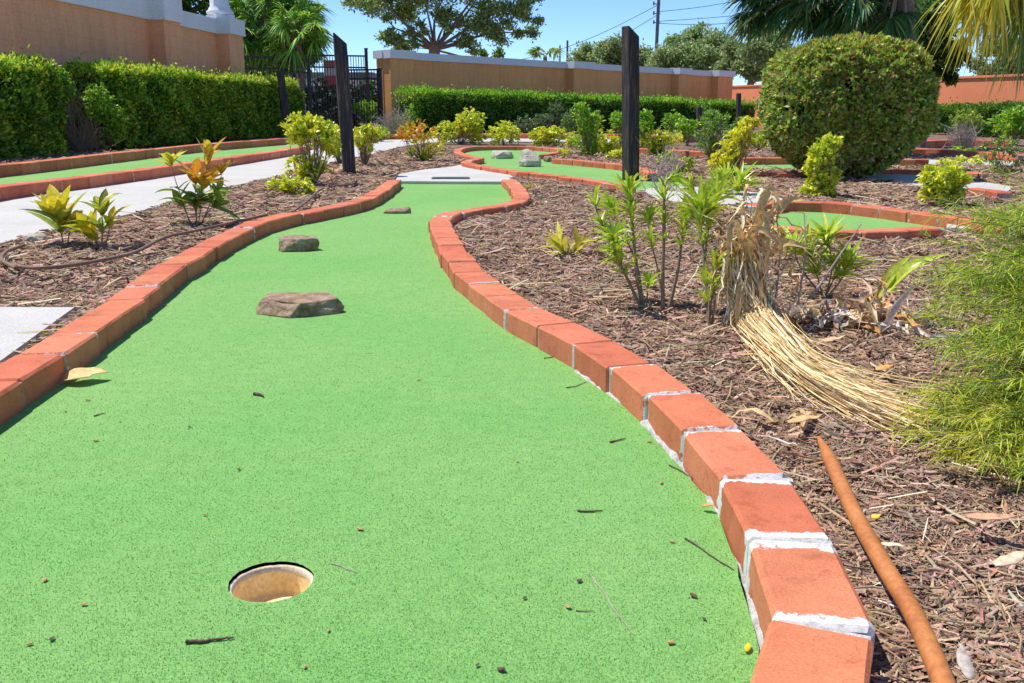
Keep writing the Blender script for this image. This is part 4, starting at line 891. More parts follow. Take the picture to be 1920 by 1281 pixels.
# ------------------------------------------------------------------ big clipped bush
def ball_bush():
    rng = np.random.default_rng(91); b = unp(1592, 345); yb = b.y + 0.55
    c = uny(1582, 202, yb); t = yb / FPX; rx = 133 * t; rz = 113 * t
    root = thing('clipped_bush', 'huge round clipped bush with small olive and reddish leaves at the right', 'bush', (c.x, yb, 0))
    n = 120000; q = nrm(rng.normal(0, 1, (n, 3))); p = 0.42
    # superellipsoid-ish: flattened top, fuller shoulders
    den = (np.abs(q[:, 0]) ** 3.1 + np.abs(q[:, 1]) ** 3.1 + np.abs(q[:, 2]) ** 3.1) ** (1 / 3.1)
    q2 = q / den[:, None]
    bul = 1 + 0.05 * (vnoise(q[:, 0] * 5 + 9, q[:, 2] * 5 + q[:, 1] * 4 + 9, 7) - 0.5) * 2 + 0.055 * (vnoise(q[:, 0] * 13 + 30, q[:, 2] * 16 + q[:, 1] * 9 + 30, 8) - 0.5) * 2
    rad = bul * (1 - np.clip(rng.exponential(0.06, n), 0, 0.3) + (rng.random(n) < 0.05) * rng.random(n) * 0.05)
    P = np.array(c) + q2 * rad[:, None] * [rx, rx, rz]
    low = np.clip((c.z - P[:, 2]) / rz, 0, 1); P[:, :2] = np.array([c.x, yb]) + (P[:, :2] - [c.x, yb]) * (1 - 0.30 * low ** 2)[:, None]
    P[:, 2] = np.maximum(P[:, 2], 0.03 + rng.random(n) * 0.06)
    thin = vnoise(q[:, 0] * 7 + 50, q[:, 2] * 7 + 50 + q[:, 1] * 3, 17); keep = rng.random(n) < np.clip(thin * 3 - 0.4, 0.12, 1); P, q = P[keep], q[keep]; n = len(P)
    dr = nrm(rng.normal(0, 0.8, (n, 3)) + q * 0.8 + [0, 0, 0.3]); sd = np.cross(dr, q + rng.normal(0, 0.6, (n, 3)))
    pal = [(0.24, 0.40, 0.05), (0.36, 0.54, 0.06), (0.44, 0.58, 0.07), (0.13, 0.22, 0.04), (0.42, 0.54, 0.08), (0.60, 0.46, 0.16), (0.54, 0.34, 0.17), (0.30, 0.50, 0.08), (0.48, 0.64, 0.09), (0.26, 0.44, 0.08), (0.60, 0.64, 0.34)]
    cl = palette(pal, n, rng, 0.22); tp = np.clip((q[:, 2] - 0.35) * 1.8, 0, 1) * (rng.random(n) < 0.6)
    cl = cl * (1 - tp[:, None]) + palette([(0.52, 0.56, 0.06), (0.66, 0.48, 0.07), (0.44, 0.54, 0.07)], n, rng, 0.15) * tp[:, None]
    red = rng.random(n) < 0.004; cl[red] = (0.6, 0.10, 0.10)
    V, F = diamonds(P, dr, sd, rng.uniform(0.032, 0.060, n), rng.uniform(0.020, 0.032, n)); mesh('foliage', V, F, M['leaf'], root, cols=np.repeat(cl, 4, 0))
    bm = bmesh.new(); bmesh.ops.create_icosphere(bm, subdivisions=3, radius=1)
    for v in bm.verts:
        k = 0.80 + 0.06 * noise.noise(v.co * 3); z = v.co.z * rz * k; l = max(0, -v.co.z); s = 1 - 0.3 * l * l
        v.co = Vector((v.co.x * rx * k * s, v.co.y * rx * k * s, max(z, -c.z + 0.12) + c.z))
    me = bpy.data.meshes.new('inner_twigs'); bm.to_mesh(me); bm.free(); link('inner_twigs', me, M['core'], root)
    G = Geo()
    for i in range(9):
        a = i * 0.7; G.tube([(c.x + 0.1 * math.cos(a), yb + 0.1 * math.sin(a), -0.05), (c.x + 0.22 * math.cos(a), yb + 0.22 * math.sin(a), 0.2), (c.x + 0.4 * math.cos(a), yb + 0.4 * math.sin(a), 0.5)], [0.022, 0.017, 0.012], 6)
    G.make('stems', M['stem'], root)
ball_bush()

# ------------------------------------------------------------------ trees
def tree(label, base_px, y, clumps, seed, pal, leafL, nper, trunk_r, fork_px=None, limb=0.55, name='tree', cat='tree', group=None, gap=1.0):
    rng = np.random.default_rng(seed); b = uny(base_px[0], base_px[1], y); b.z = 0; fk = uny(*(fork_px or base_px), y)
    root = thing(name, label, cat, (b.x, b.y, 0), group); sc = y / FPX; Ps = []; G = Geo()
    G.tube(catmull([b + Vector((0, 0, -0.1)), b.lerp(fk, 0.5) + Vector((rng.normal(0, 0.1), 0, 0)), fk], 4), [trunk_r * (1.25 - 0.05 * i) for i in range(9)], 10)
    for cl in clumps:
        cx, cy, r = cl[:3]; c = np.array(uny(cx, cy, y)) + [0, rng.normal(0, 1) * r * sc * 1.0, 0]; rw = r * sc
        n = int(nper * 2.6 * (r / 30) ** 2)
        nsub = max(4, int(n / 130)); sub = c + nrm(rng.normal(0, 1, (nsub, 3))) * (rng.random((nsub, 1)) ** 0.5) * rw * [1, 1.0, 0.75]
        k = rng.integers(0, nsub, n); P = sub[k] + rng.normal(0, 1, (n, 3)) * rw * 0.24 * [1, 1, 0.7]
        Ps.append(P)
        p1 = Vector(c); mid = fk.lerp(p1, 0.55) + Vector(rng.normal(0, 0.07, 3)) * (p1 - fk).length
        br = catmull([fk + Vector((0, 0, -0.2)), mid, p1], 5)
        if limb < 0.4 and rng.random() < 0.45: continue
        G.tube(br, [trunk_r * limb * (1 - 0.085 * i) for i in range(11)], 7)
        for s in sub[:6]: G.tube([p1.lerp(mid, 0.3), p1.lerp(Vector(s), 0.5) + Vector(rng.normal(0, 0.1, 3)) * rw, Vector(s)], [trunk_r * 0.14, trunk_r * 0.1, trunk_r * 0.05], 5)
    P = np.concatenate(Ps); n = len(P); dr = nrm(rng.normal(0, 1, (n, 3)) + [0, 0, -0.1]); sd = rng.normal(0, 1, (n, 3))
    sd[:, 2] *= 0.4
    V, F = diamonds(P, dr, sd, rng.uniform(0.7, 1.3, n) * leafL, rng.uniform(0.4, 0.6, n) * leafL); c = palette(pal, n, rng, 0.2)
    G.make('trunk', M['bark'], root, smooth=True); mesh('crown', V, F, M['leaf'], root, cols=np.repeat(c, 4, 0))
    return root
OAK = [(0.28, 0.40, 0.10), (0.36, 0.50, 0.14), (0.45, 0.56, 0.20), (0.20, 0.30, 0.08)]
tree('large spreading oak tree with forked trunk rising behind the tan wall at centre', (815, 120), 42, [(690, 10, 36), (725, 45, 26), (740, 70, 20), (760, 25, 34), (790, -20, 50), (850, -30, 50), (905, 25, 40), (930, 62, 30), (880, 70, 26), (965, 30, 34), (990, 60, 22), (985, 5, 30), (660, -10, 26), (720, -30, 50), (910, -30, 50), (840, 20, 28), (700, -70, 60), (820, -90, 80), (940, -80, 60), (775, 80, 14), (890, 92, 12), (1000, 35, 18), (800, 55, 16), (838, 50, 18), (860, 78, 12), (770, 60, 14)], 101, OAK, 0.17, 330, 0.28, (815, 84), limb=0.27)
for i, (lab, bx, cls, yy) in enumerate([
    ('feathery pale green oak left of the utility pole, above the far wall', 1150, [(1095, 112, 24), (1120, 98, 28), (1150, 95, 30), (1185, 108, 30), (1125, 122, 26), (1215, 112, 30), (1165, 125, 28), (1200, 128, 26)], 58),
    ('taller pale green oak right of the utility pole', 1300, [(1250, 108, 30), (1285, 84, 32), (1315, 68, 30), (1345, 90, 32), (1300, 110, 38), (1260, 125, 32), (1350, 120, 34), (1235, 122, 26), (1275, 100, 30), (1330, 100, 34)], 55),
    ('pale green oak whose branches droop beside the palm', 1410, [(1385, 112, 32), (1415, 92, 36), (1440, 120, 30), (1400, 132, 26), (1450, 70, 34), (1372, 85, 22), (1460, 130, 24), (1370, 130, 20)], 50)]):
    tree(lab, (bx, 150), yy, cls, 110 + i, [(0.30, 0.42, 0.14), (0.38, 0.48, 0.18), (0.24, 0.35, 0.11), (0.45, 0.52, 0.22)], 0.22, 620, 0.2, (bx, 145), group='distant oaks behind the walls')
tree('pale green tree beyond the terracotta wall at the right edge', (1890, 150), 46, [(1850, 130, 26), (1890, 110, 34), (1920, 120, 34), (1870, 95, 26), (1940, 90, 40)], 114, [(0.22, 0.3, 0.12), (0.3, 0.37, 0.16)], 0.2, 620, 0.25, (1890, 145), group='distant oaks behind the walls')
tree('dark glossy magnolia between the palm and the hanging fronds, with a red bloom', (1730, 200), 14, [(1715, 40, 34), (1740, 80, 30), (1765, 55, 26), (1770, 110, 26), (1745, 130, 20), (1790, 90, 20), (1700, 10, 40), (1785, 140, 14), (1765, 10, 34), (1712, 85, 16)], 115, [(0.07, 0.15, 0.03), (0.12, 0.24, 0.04), (0.20, 0.32, 0.07), (0.05, 0.09, 0.02)], 0.09, 1000, 0.06, (1735, 110), name='magnolia_tree')
fl = uny(1710, 86, 13.6)
# backdrop greenery behind the fence and behind the left wall
tree('dense dark green tree behind the white column', (335, 60), 26, [(320, 5, 36), (345, -5, 30), (300, -30, 50), (425, 30, 40), (410, -10, 40), (450, 70, 40), (440, 110, 30)], 116, [(0.03, 0.09, 0.02), (0.06, 0.15, 0.02), (0.11, 0.24, 0.03)], 0.13, 900, 0.15, (335, 40))
tree('dark green bushy tree behind the iron fence under the palms', (520, 150), 27, [(470, 110, 26), (510, 100, 30), (550, 100, 28), (590, 105, 18), (530, 75, 30), (480, 140, 24), (450, 150, 20), (520, 130, 20)], 117, [(0.03, 0.09, 0.02), (0.06, 0.15, 0.02), (0.10, 0.22, 0.03)], 0.12, 900, 0.12, (520, 120))
tree('low shrubby tree showing over the far wall by the oak trunk', (905, 140), 50, [(905, 102, 12), (935, 100, 12), (745, 92, 10), (760, 88, 12)], 118, [(0.2, 0.32, 0.06), (0.28, 0.4, 0.08)], 0.2, 700, 0.1, (905, 110))

# ------------------------------------------------------------------ palms
def fan_palm(label, base_px, y, crown_px, fronds, seed, pal, frL, trunk_r=0.16, name='fan_palm', bladeW=0.035, nb=26, group=None):
    """fronds: list of (px,py of fan hub, spread radius world, hang)"""
    rng = np.random.default_rng(seed); b = uny(base_px[0], base_px[1], y); b.z = 0; cr = uny(*crown_px, y)
    root = thing(name, label, 'palm', (b.x, b.y, 0), group)
    G = Geo(); G.tube(catmull([b, b.lerp(cr, 0.5) + Vector((0.06, 0, 0)), cr], 8), [trunk_r * (1 + 0.06 * (i % 2)) for i in range(17)], 12); G.make('trunk', M['bark'], root)
    parts = []; Pt = Geo()
    for fr in fronds:
        hub = uny(fr[0], fr[1], y + rng.normal(0, frL * 0.5)); rad = frL * rng.uniform(0.8, 1.1); out = hub - cr
        if out.length < 1e-3: out = Vector((0, 0, 1))
        out.normalize(); mid = cr.lerp(hub, 0.5) + Vector((0, 0, 0.12 * (hub - cr).length)); Pt.tube(catmull([cr, mid, hub], 4), 0.014, 5)
        nrm_ = (Vector((0, 0, 1)) + Vector(rng.normal(0, 0.5, 3))).normalized() if abs(out.z) < 0.9 else Vector((0, -1, 0.3)).normalized()
        side = out.cross(nrm_).normalized(); a = np.linspace(-1.9, 1.9, nb) + rng.normal(0, 0.04, nb)
        dr = np.array(out)[None] * np.cos(a)[:, None] + np.array(side)[None] * np.sin(a)[:, None] + rng.normal(0, 0.06, (nb, 3))
        c = palette(pal, nb, rng, 0.15); L = rad * (0.75 + 0.25 * np.cos(a)) * rng.uniform(0.9, 1.05, nb)
        prof = [0.35, 1, 0.95, 0.7, 0.35, 0.04]
        parts.append(ribbons(np.repeat(np.array(hub)[None], nb, 0), dr, L, bladeW, rng, rng.uniform(0.2, 0.5) + fr[2], 5, 0.5, prof, cin=np.clip(c * 1.2, 0, 0.9), cout=c))
    V, F, C = merge(parts); mesh('fronds', V, F, M['leaf'], root, cols=C); Pt.make('leaf_stalks', M['stem'], root)
    return root
rg = random.Random(6)
PALG = [(0.07, 0.22, 0.05), (0.14, 0.34, 0.05), (0.26, 0.48, 0.06), (0.40, 0.58, 0.08)]
fr = [(rg.uniform(440, 575), rg.uniform(-15, 95), 0.15) for _ in range(110)]
fan_palm('bushy fan palm behind the iron fence at the left', (500, 150), 24, (505, 60), fr, 121, PALG, 0.85, 0.06, nb=22, bladeW=0.05)
fr = [(rg.uniform(520, 595), rg.uniform(20, 95), 0.2) for _ in range(54)]
fan_palm('lower fan palm right of the bushy one, behind the iron gate', (560, 150), 23, (560, 85), fr, 122, PALG[1:], 0.55, 0.06, nb=20, bladeW=0.045)
fr = [(1005 + rg.uniform(-6, 6), 96 + rg.uniform(-6, 6), 0.0) for _ in range(4)] + [(1005, 98, 0.1), (1012, 94, 0.1), (1035, 95, 0), (1030, 98, 0.1), (1042, 98, 0.1)]
fan_palm('small distant pair of palm tufts over the far wall', (1022, 150), 60, (1022, 106), fr, 123, [(0.3, 0.4, 0.08), (0.22, 0.34, 0.07)], 0.8, 0.12, nb=14, bladeW=0.12)
fr = [(rg.uniform(1400, 1700), rg.uniform(-60, 40), 0.15) for _ in range(110)] + [(1420, 20, 0.3), (1450, 30, 0.3), (1500, 35, 0.3), (1545, 35, 0.3), (1590, 35, 0.3), (1640, 35, 0.3), (1670, 35, 0.3), (1650, 50, 0.3)]
fan_palm('large dark fan palm spreading above the clipped bush', (1690, 300), 11.5, (1690, -60), fr, 124, [(0.03, 0.13, 0.05), (0.05, 0.19, 0.06), (0.10, 0.27, 0.07), (0.16, 0.24, 0.05), (0.20, 0.20, 0.07)], 0.36, 0.11, nb=30, bladeW=0.03)

def feather_palm():
    rng = np.random.default_rng(131); y = 6.2; base = uny(2150, 300, y); base.z = 0; cr = uny(2080, -260, y)
    root = thing('feather_palm', 'yellow-green feather palm fronds hanging into the upper right corner', 'palm', (base.x, base.y, 0))
    G = Geo(); G.tube([base, base.lerp(cr, 0.5), cr], [0.13, 0.11, 0.1], 12); G.make('trunk', M['bark'], root)
    parts = []; R_ = Geo()
    for k, (tx, ty, dy, up, yel) in enumerate([(1800, -12, -0.2, -160, 1), (1835, 0, 0.3, -140, 1), (1890, 0, 0.1, -190, 0), (1920, 20, -0.3, -160, 0), (1950, 40, 0.3, -160, 1), (1860, -30, -0.4, -200, 1)]):
        t = uny(tx, ty, y + dy); mid = uny((tx + 2080) / 2, up, y + dy * 0.5)
        c = catmull([cr, mid, t], 14); R_.tube(c, [0.012 * (1 - 0.028 * i) for i in range(len(c))], 5)
        pts = np.array([list(p) for p in c[6:]]); n = 260; s = rng.random(n) * (len(pts) - 1); i = s.astype(int); f = (s - i)[:, None]
        bs = pts[i] * (1 - f) + pts[np.minimum(i + 1, len(pts) - 1)] * f
        dr = nrm(rng.normal(0, 0.4, (n, 3)) + [-0.1, 0, -0.5]); pal = [(0.80, 0.62, 0.05), (0.66, 0.60, 0.06), (0.46, 0.50, 0.06)] if yel else [(0.22, 0.34, 0.06), (0.34, 0.42, 0.08), (0.14, 0.24, 0.05)]
        cc = palette(pal, n, rng, 0.15); L = rng.uniform(0.20, 0.38, n)
        parts.append(ribbons(bs, dr, L, 0.016, rng, 0.7, 5, 0.3, [0.5, 1, 1, 0.8, 0.5, 0.1], cin=cc, cout=cc))
    V, F, C = merge(parts); mesh('fronds', V, F, M['leaf'], root, cols=C); R_.make('leaf_ribs', M['stem'], root)
feather_palm()

# ------------------------------------------------------------------ utility poles, wires
def upole(label, px, yt, yb, y, r, arms):
    b = uny(px[0], yb, y); t = uny(px[1], yt, y); root = thing('utility_pole', label, 'utility pole', (b.x, b.y, 0))
    G = Geo(); G.tube([(b.x, y, -0.2), (t.x, y, t.z)], [r, r * 0.8], 10); G.make('pole', M['pole'], root)
    for p in arms:
        a = uny(px[1] + (px[0] - px[1]) * 0, p, y); G = Geo(); G.tube([(a.x, y, a.z), (a.x - r * 3.5, y, a.z + 0.03)], r * 0.25, 6)
        G.tube([(a.x - r * 3.3, y, a.z - 0.1), (a.x - r * 3.3, y, a.z + 0.22)], r * 0.4, 8)
        G.make('insulator', M['pole'], root)
    return t
tp = upole('tall grey utility pole rising from the oaks', (1228, 1238), -60, 120, 90, 0.18, [8, 26, 43, -20])
upole('thin distant pole over the far wall, right of the palm tufts', (1064, 1064), 76, 130, 90, 0.12, [])
upole('shorter distant pole next to the thin one', (1050, 1050), 85, 130, 92, 0.09, [98, 106])
for k, (p1, p2) in enumerate([((1020, 82), (1236, 8)), ((1050, 100), (1236, 26)), ((1236, 22), (1420, -30)), ((1236, 40), (1500, -10)), ((1236, 44), (1395, 18))]):
    a = uny(*p1, 90); b = uny(*p2, 90); G = Geo(); a2 = a - (b - a) * 0.6 if k < 2 else a; b2 = b + (b - a) * (1.0 if k > 1 else 0)
    pts = [a2.lerp(b2, i / 12) + Vector((0, 0, -1.0 * math.sin(math.pi * i / 12))) for i in range(13)]
    G.tube(pts, 0.028, 4); o = G.make('power_line', M['pole'], None, org=tuple(a))
    props(o, ['lower left power line running from the tall utility pole past the palm tufts', 'lowest left power line running from the tall utility pole', 'steep upper right power line leaving the tall utility pole', 'middle right power line leaving the tall utility pole', 'lowest right power line leaving the tall utility pole towards the palm'][k], 'power line', 'power lines across the sky')

# ------------------------------------------------------------------ near plants
def stemmed(label, base_px, stems, seed, pal_in, pal_out, L, Wf, name='plant', cat='plant', z=0.03, stem_r=0.005, smat='stem', group=None, droop=0.3, fold=0.35, lm='leafv', segs=6, y=None):
    """stems: list of (bx,by,[(px,py)...], [leaf groups (t, count, spread, len scale, palette)])"""
    rng = np.random.default_rng(seed); b = unp(*base_px, z); root = thing(name, label, cat, b, group); G = Geo(); parts = []
    for st in stems:
        if pal_in is LI and st[2] and len(st[1]) > 2: st = (st[0], st[1], list(st[2]) + [(0.6, 4, 0.9, 0.75), (0.7, 4, 0.8, 0.8), (0.9, 5, 0.8, 0.9)]) + tuple(st[3:])
        (bx, by), pts, groups = st[0], st[1], st[2]; rs = st[3] if len(st) > 3 else stem_r; dyy = st[4] if len(st) > 4 else 0.0
        p0 = unp(bx, by, z); path = [p0 + Vector((0, 0, -0.02))] + [uny(px, py, p0.y + dyy * (i + 1) / len(pts)) for i, (px, py) in enumerate(pts)]
        c = catmull(path, 6); G.tube(c, [rs * 0.62 * (1 - 0.6 * i / (len(c) - 1)) for i in range(len(c))], 7)
        for g in groups:
            t, n, sp, ls = g[:4]; n = int(n * (2.2 if pal_in is LI else 1.3)); pin = g[4] if len(g) > 4 else pal_in; pout = g[5] if len(g) > 5 else pal_out
            i = min(len(c) - 1, int(t * (len(c) - 1))); q = c[i]; dv = (c[min(i + 1, len(c) - 1)] - c[max(i - 1, 0)]).normalized()
            ang = np.arange(n) * 2.4 + rng.random() * 6; a = Vector((0.3, 1, 0.1)).cross(dv).normalized(); e = dv.cross(a)
            el = rng.uniform(0.55, 1.15, n) * sp
            dr = np.array([list(dv * math.cos(x) + (a * math.cos(th) + e * math.sin(th)) * math.sin(x)) for x, th in zip(el, ang)])
            Ls = rng.uniform(0.75, 1.15, n) * L * ls; bs = np.array(q)[None] - np.array(dv)[None] * rng.random((n, 1)) * L * ls * 0.35
            up = np.repeat(np.array(dv)[None], n, 0) + rng.normal(0, 0.15, (n, 3))
            parts.append(ribbons(bs, dr, Ls, Ls * Wf, rng, droop * rng.uniform(0.4, 1.4, n), segs, fold, up=up, cin=palette(pin, n, rng, 0.1), cout=palette(pout, n, rng, 0.12)))
    G.make('stems', M[smat], root, smooth=True); V, F, C = merge(parts); mesh('leaves', V, F, M[lm], root, cols=C, smooth=True); return root
CI = [(0.88, 0.70, 0.04), (0.84, 0.74, 0.06), (0.82, 0.58, 0.04)]; CO = [(0.50, 0.58, 0.04), (0.62, 0.62, 0.05), (0.30, 0.44, 0.04), (0.78, 0.68, 0.05)]
OI = [(0.80, 0.50, 0.04), (0.80, 0.62, 0.06), (0.74, 0.36, 0.04)]; OO = [(0.72, 0.46, 0.05), (0.66, 0.52, 0.06), (0.66, 0.30, 0.04)]
GI = [(0.40, 0.52, 0.06), (0.55, 0.58, 0.07)]; GO = [(0.08, 0.22, 0.03), (0.13, 0.30, 0.04), (0.18, 0.36, 0.05)]
stemmed('yellow variegated croton on the left bed, leftmost of the two by the path', (118, 452), [((118, 452), [(112, 420), (108, 400)], [(1.0, 9, 0.62, 1.25, CI, CO), (0.6, 4, 1.1, 1.15, GI, GO), (0.8, 3, 0.9, 0.9, OI, OO)]), ((125, 452), [(132, 430), (140, 412)], [(1.0, 5, 0.7, 0.8, OI, CO)])], 141, CI, CO, 0.165, 0.32, 'croton', group='crotons on the left bed')
stemmed('green and yellow croton on the left bed, right of the leftmost one', (192, 456), [((190, 458), [(192, 420), (190, 385)], [(1.0, 7, 0.75, 0.85, CI, GO), (0.55, 4, 1.0, 0.9, GI, GO)]), ((196, 458), [(205, 430), (208, 410)], [(1.0, 4, 0.7, 0.8, CI, CO)]), ((184, 456), [(178, 445), (170, 432)], [(1.0, 6, 0.8, 1.15, CI, CO)])], 142, CI, CO, 0.15, 0.31, 'croton', group='crotons on the left bed')
stemmed('tall croton with orange top leaves and a lime side shoot on the left bed', (368, 418), [((358, 418), [(340, 370), (328, 335), (320, 300)], [(1.0, 9, 0.95, 0.78, CI, GI), (0.5, 3, 1.2, 0.8, GI, GO)]),
    ((368, 420), [(370, 380), (385, 335), (390, 290)], [(1.0, 7, 0.55, 1.0, OI, OO), (0.62, 7, 0.8, 1.0, OI, OO), (0.35, 5, 1.1, 1.0, GI, GO)]),
    ((370, 420), [(366, 390), (366, 350), (364, 330)], [(1.0, 8, 0.8, 0.95, OI, OO), (0.5, 5, 1.0, 1.0, GI, GO)]),
    ((374, 420), [(395, 380), (412, 345), (416, 315)], [(1.0, 5, 0.7, 0.7, OI, OO), (0.6, 6, 1.0, 0.8, GI, GO)]),
    ((360, 418), [(345, 390), (335, 372)], [(1.0, 6, 1.0, 0.9, GI, GO)]), ((372, 418), [(392, 395), (408, 380)], [(1.0, 7, 1.0, 1.0, GI, GO)]), ((370, 418), [(376, 395), (378, 372)], [(1.0, 7, 1.0, 1.0, GI, GO)])], 143, CI, CO, 0.145, 0.31, 'croton', group='crotons on the left bed')
stemmed('tiny yellow-green plant alone on the mulch right of the big green', (1062, 478), [((1062, 478), [(1055, 470), (1050, 462)], [(1.0, 8, 1.1, 1.0)]), ((1066, 478), [(1078, 468), (1082, 460)], [(1.0, 7, 0.9, 0.9)])], 144, [(0.74, 0.66, 0.08), (0.7, 0.6, 0.1)], [(0.50, 0.52, 0.05), (0.62, 0.58, 0.06)], 0.15, 0.16, z=0.02)
stemmed('leggy shrub with bare lower stems and narrow green leaves near the right kerb', (1212, 575), [
    ((1210, 572), [(1196, 530), (1190, 470), (1183, 400), (1178, 350)], [(1.0, 11, 0.9, 1.1), (0.82, 9, 0.9, 0.9), (0.45, 4, 0.9, 0.7)], 0.011, 0.1),
    ((1206, 572), [(1170, 510), (1140, 445), (1120, 400), (1112, 355)], [(0.35, 9, 0.7, 0.9), (0.25, 8, 0.8, 0.8)], 0.008, 0.05),
    ((1206, 570), [(1165, 500), (1152, 470), (1150, 440)], [(1.0, 9, 0.8, 0.95), (0.7, 7, 0.8, 0.8)], 0.006, -0.08),
    ((1208, 572), [(1195, 500), (1165, 430), (1145, 385)], [(1.0, 10, 0.9, 0.85)], 0.006, 0.15),
    ((1212, 572), [(1214, 550), (1216, 530)], [(1.0, 9, 0.6, 0.85)], 0.005, -0.03),
    ((1243, 580), [(1243, 500), (1246, 420), (1245, 352)], [(0.75, 2, 0.9, 0.6)], 0.010, 0.03), ((1243, 580), [(1244, 500), (1245, 355), (1226, 325)], [], 0.007, 0.03), ((1243, 580), [(1244, 500), (1246, 355), (1270, 328)], [(1.0, 4, 0.9, 0.6)], 0.007, 0.03),
    ((1252, 578), [(1268, 520), (1276, 470), (1282, 420), (1286, 395)], [(1.0, 10, 0.8, 0.9), (0.75, 8, 0.9, 0.8)], 0.009, 0.05),
    ((1248, 576), [(1232, 500), (1218, 440), (1216, 405)], [(1.0, 11, 0.7, 0.9)], 0.005, 0.1)], 145, LI, LO, 0.080, 0.135, 'shrub', 'shrub', droop=0.35)
stemmed('slender stem plant with a bright green leafy head beside the straw clump', (1332, 608), [
    ((1331, 608), [(1325, 540), (1318, 470), (1313, 420), (1314, 385)], [(1.0, 18, 0.95, 1.25), (0.9, 14, 0.9, 1.15), (0.8, 8, 0.9, 0.8), (0.2, 6, 0.5, 0.8), (0.3, 5, 0.5, 0.8)], 0.009, 0.1),
    ((1334, 606), [(1340, 560), (1338, 520), (1345, 480)], [(0.9, 8, 0.6, 0.9)], 0.006, 0.0), ((1331, 606), [(1322, 500), (1330, 420), (1345, 360)], [(1.0, 14, 0.8, 1.1)], 0.006, 0.15)], 146, LI, LO, 0.085, 0.12, 'shrub', 'shrub', droop=0.3)
stemmed('low bright green leafy plant behind the straw clump', (1545, 548), [
    ((1545, 548), [(1530, 510), (1515, 470)], [(1.0, 14, 1.0, 1.1), (0.6, 8, 1.0, 0.9)]), ((1548, 548), [(1560, 500), (1550, 440)], [(1.0, 14, 1.0, 1.0), (0.6, 8, 1.0, 0.9)]),
    ((1550, 548), [(1580, 520), (1590, 490)], [(1.0, 14, 1.0, 0.9)]), ((1545, 546), [(1500, 500), (1485, 455)], [(1.0, 12, 1.0, 1.0)]), ((1548, 546), [(1565, 520), (1572, 512)], [(1.0, 12, 1.0, 0.7)])], 147, LI, LO, 0.115, 0.12, 'shrub', 'shrub')
stemmed('strappy lime plant below the leaning yellow shrub', (1385, 360), [((1385, 362), [(1385, 350), (1386, 342)], [(1.0, 24, 1.0, 1.5)]), ((1375, 360), [(1368, 345), (1362, 335)], [(1.0, 14, 0.9, 1.3)])], 148, LI, LO, 0.14, 0.10, 'plant', 'plant', droop=0.2)
stemmed('sparse shoots of the plant behind the slender stem plant', (1335, 400), [((1335, 400), [(1340, 360), (1350, 330)], [(1.0, 14, 0.9, 1.0), (0.6, 8, 0.9, 0.9)]), ((1330, 400), [(1310, 370), (1295, 345)], [(1.0, 12, 0.9, 1.0)])], 149, LI, LO, 0.11, 0.15, 'plant', 'plant')
stemmed('ginger plant with one long striped yellow-green leaf reaching right', (1655, 580), [
    ((1640, 590), [(1640, 575), (1643, 562)], [(1.0, 1, 0.2, 0.5)])], 150, LI, LO, 0.1, 0.2, 'ginger_plant', 'plant')
# the long ginger leaves
gr_ = bpy.data.objects['ginger_plant']; rng = np.random.default_rng(151)
def longleaf(root, p0, p1, p2, w, ci, co, name='leaf'):
    c = catmull([p0, p1, p2], 8); P = np.array([list(p) for p in c])[None]; m = P.shape[1]; T = nrm(np.gradient(P, axis=1)); up = np.array([[-0.3, -0.45, 0.85]])
    sd = nrm(np.cross(T, up[:, None, :])); nn = np.cross(sd, T); pr = np.sin(np.linspace(0.05, 1, m) ** 0.85 * math.pi) * 0.5 * w
    pr = pr * (1 + 0.06 * np.sin(np.arange(m) * 2.1))
    V = []; C = []
    for k, (f, cc) in enumerate(((1, co), (0.55, ci), (0, co), (-0.55, ci), (-1, co))):
        V.append(P[0] + sd[0] * (pr * f)[:, None] + nn[0] * (pr * abs(f) * 0.45)[:, None]); C.append(np.repeat(np.array([cc]), m, 0))
    V = np.stack(V, 1).reshape(-1, 3); C = np.stack(C, 1).reshape(-1, 3); F = np.array([[i * 5 + j, i * 5 + j + 1, i * 5 + 6 + j, i * 5 + 5 + j] for i in range(m - 1) for j in range(4)])
    mesh(name, V, F, M['leafv'], root, cols=C, smooth=True)
yb = gr_.location.y
longleaf(gr_, uny(1645, 566, yb), uny(1705, 505, yb - 0.03), uny(1783, 474, yb - 0.05), 0.042, (0.72, 0.72, 0.08), (0.34, 0.52, 0.04))
longleaf(gr_, uny(1643, 566, yb), uny(1672, 515, yb), uny(1712, 474, yb + 0.04), 0.032, (0.60, 0.56, 0.06), (0.26, 0.42, 0.04))
longleaf(gr_, uny(1640, 566, yb), uny(1662, 548, yb - 0.02), uny(1692, 545, yb - 0.05), 0.02, (0.74, 0.70, 0.20), (0.62, 0.6, 0.12))

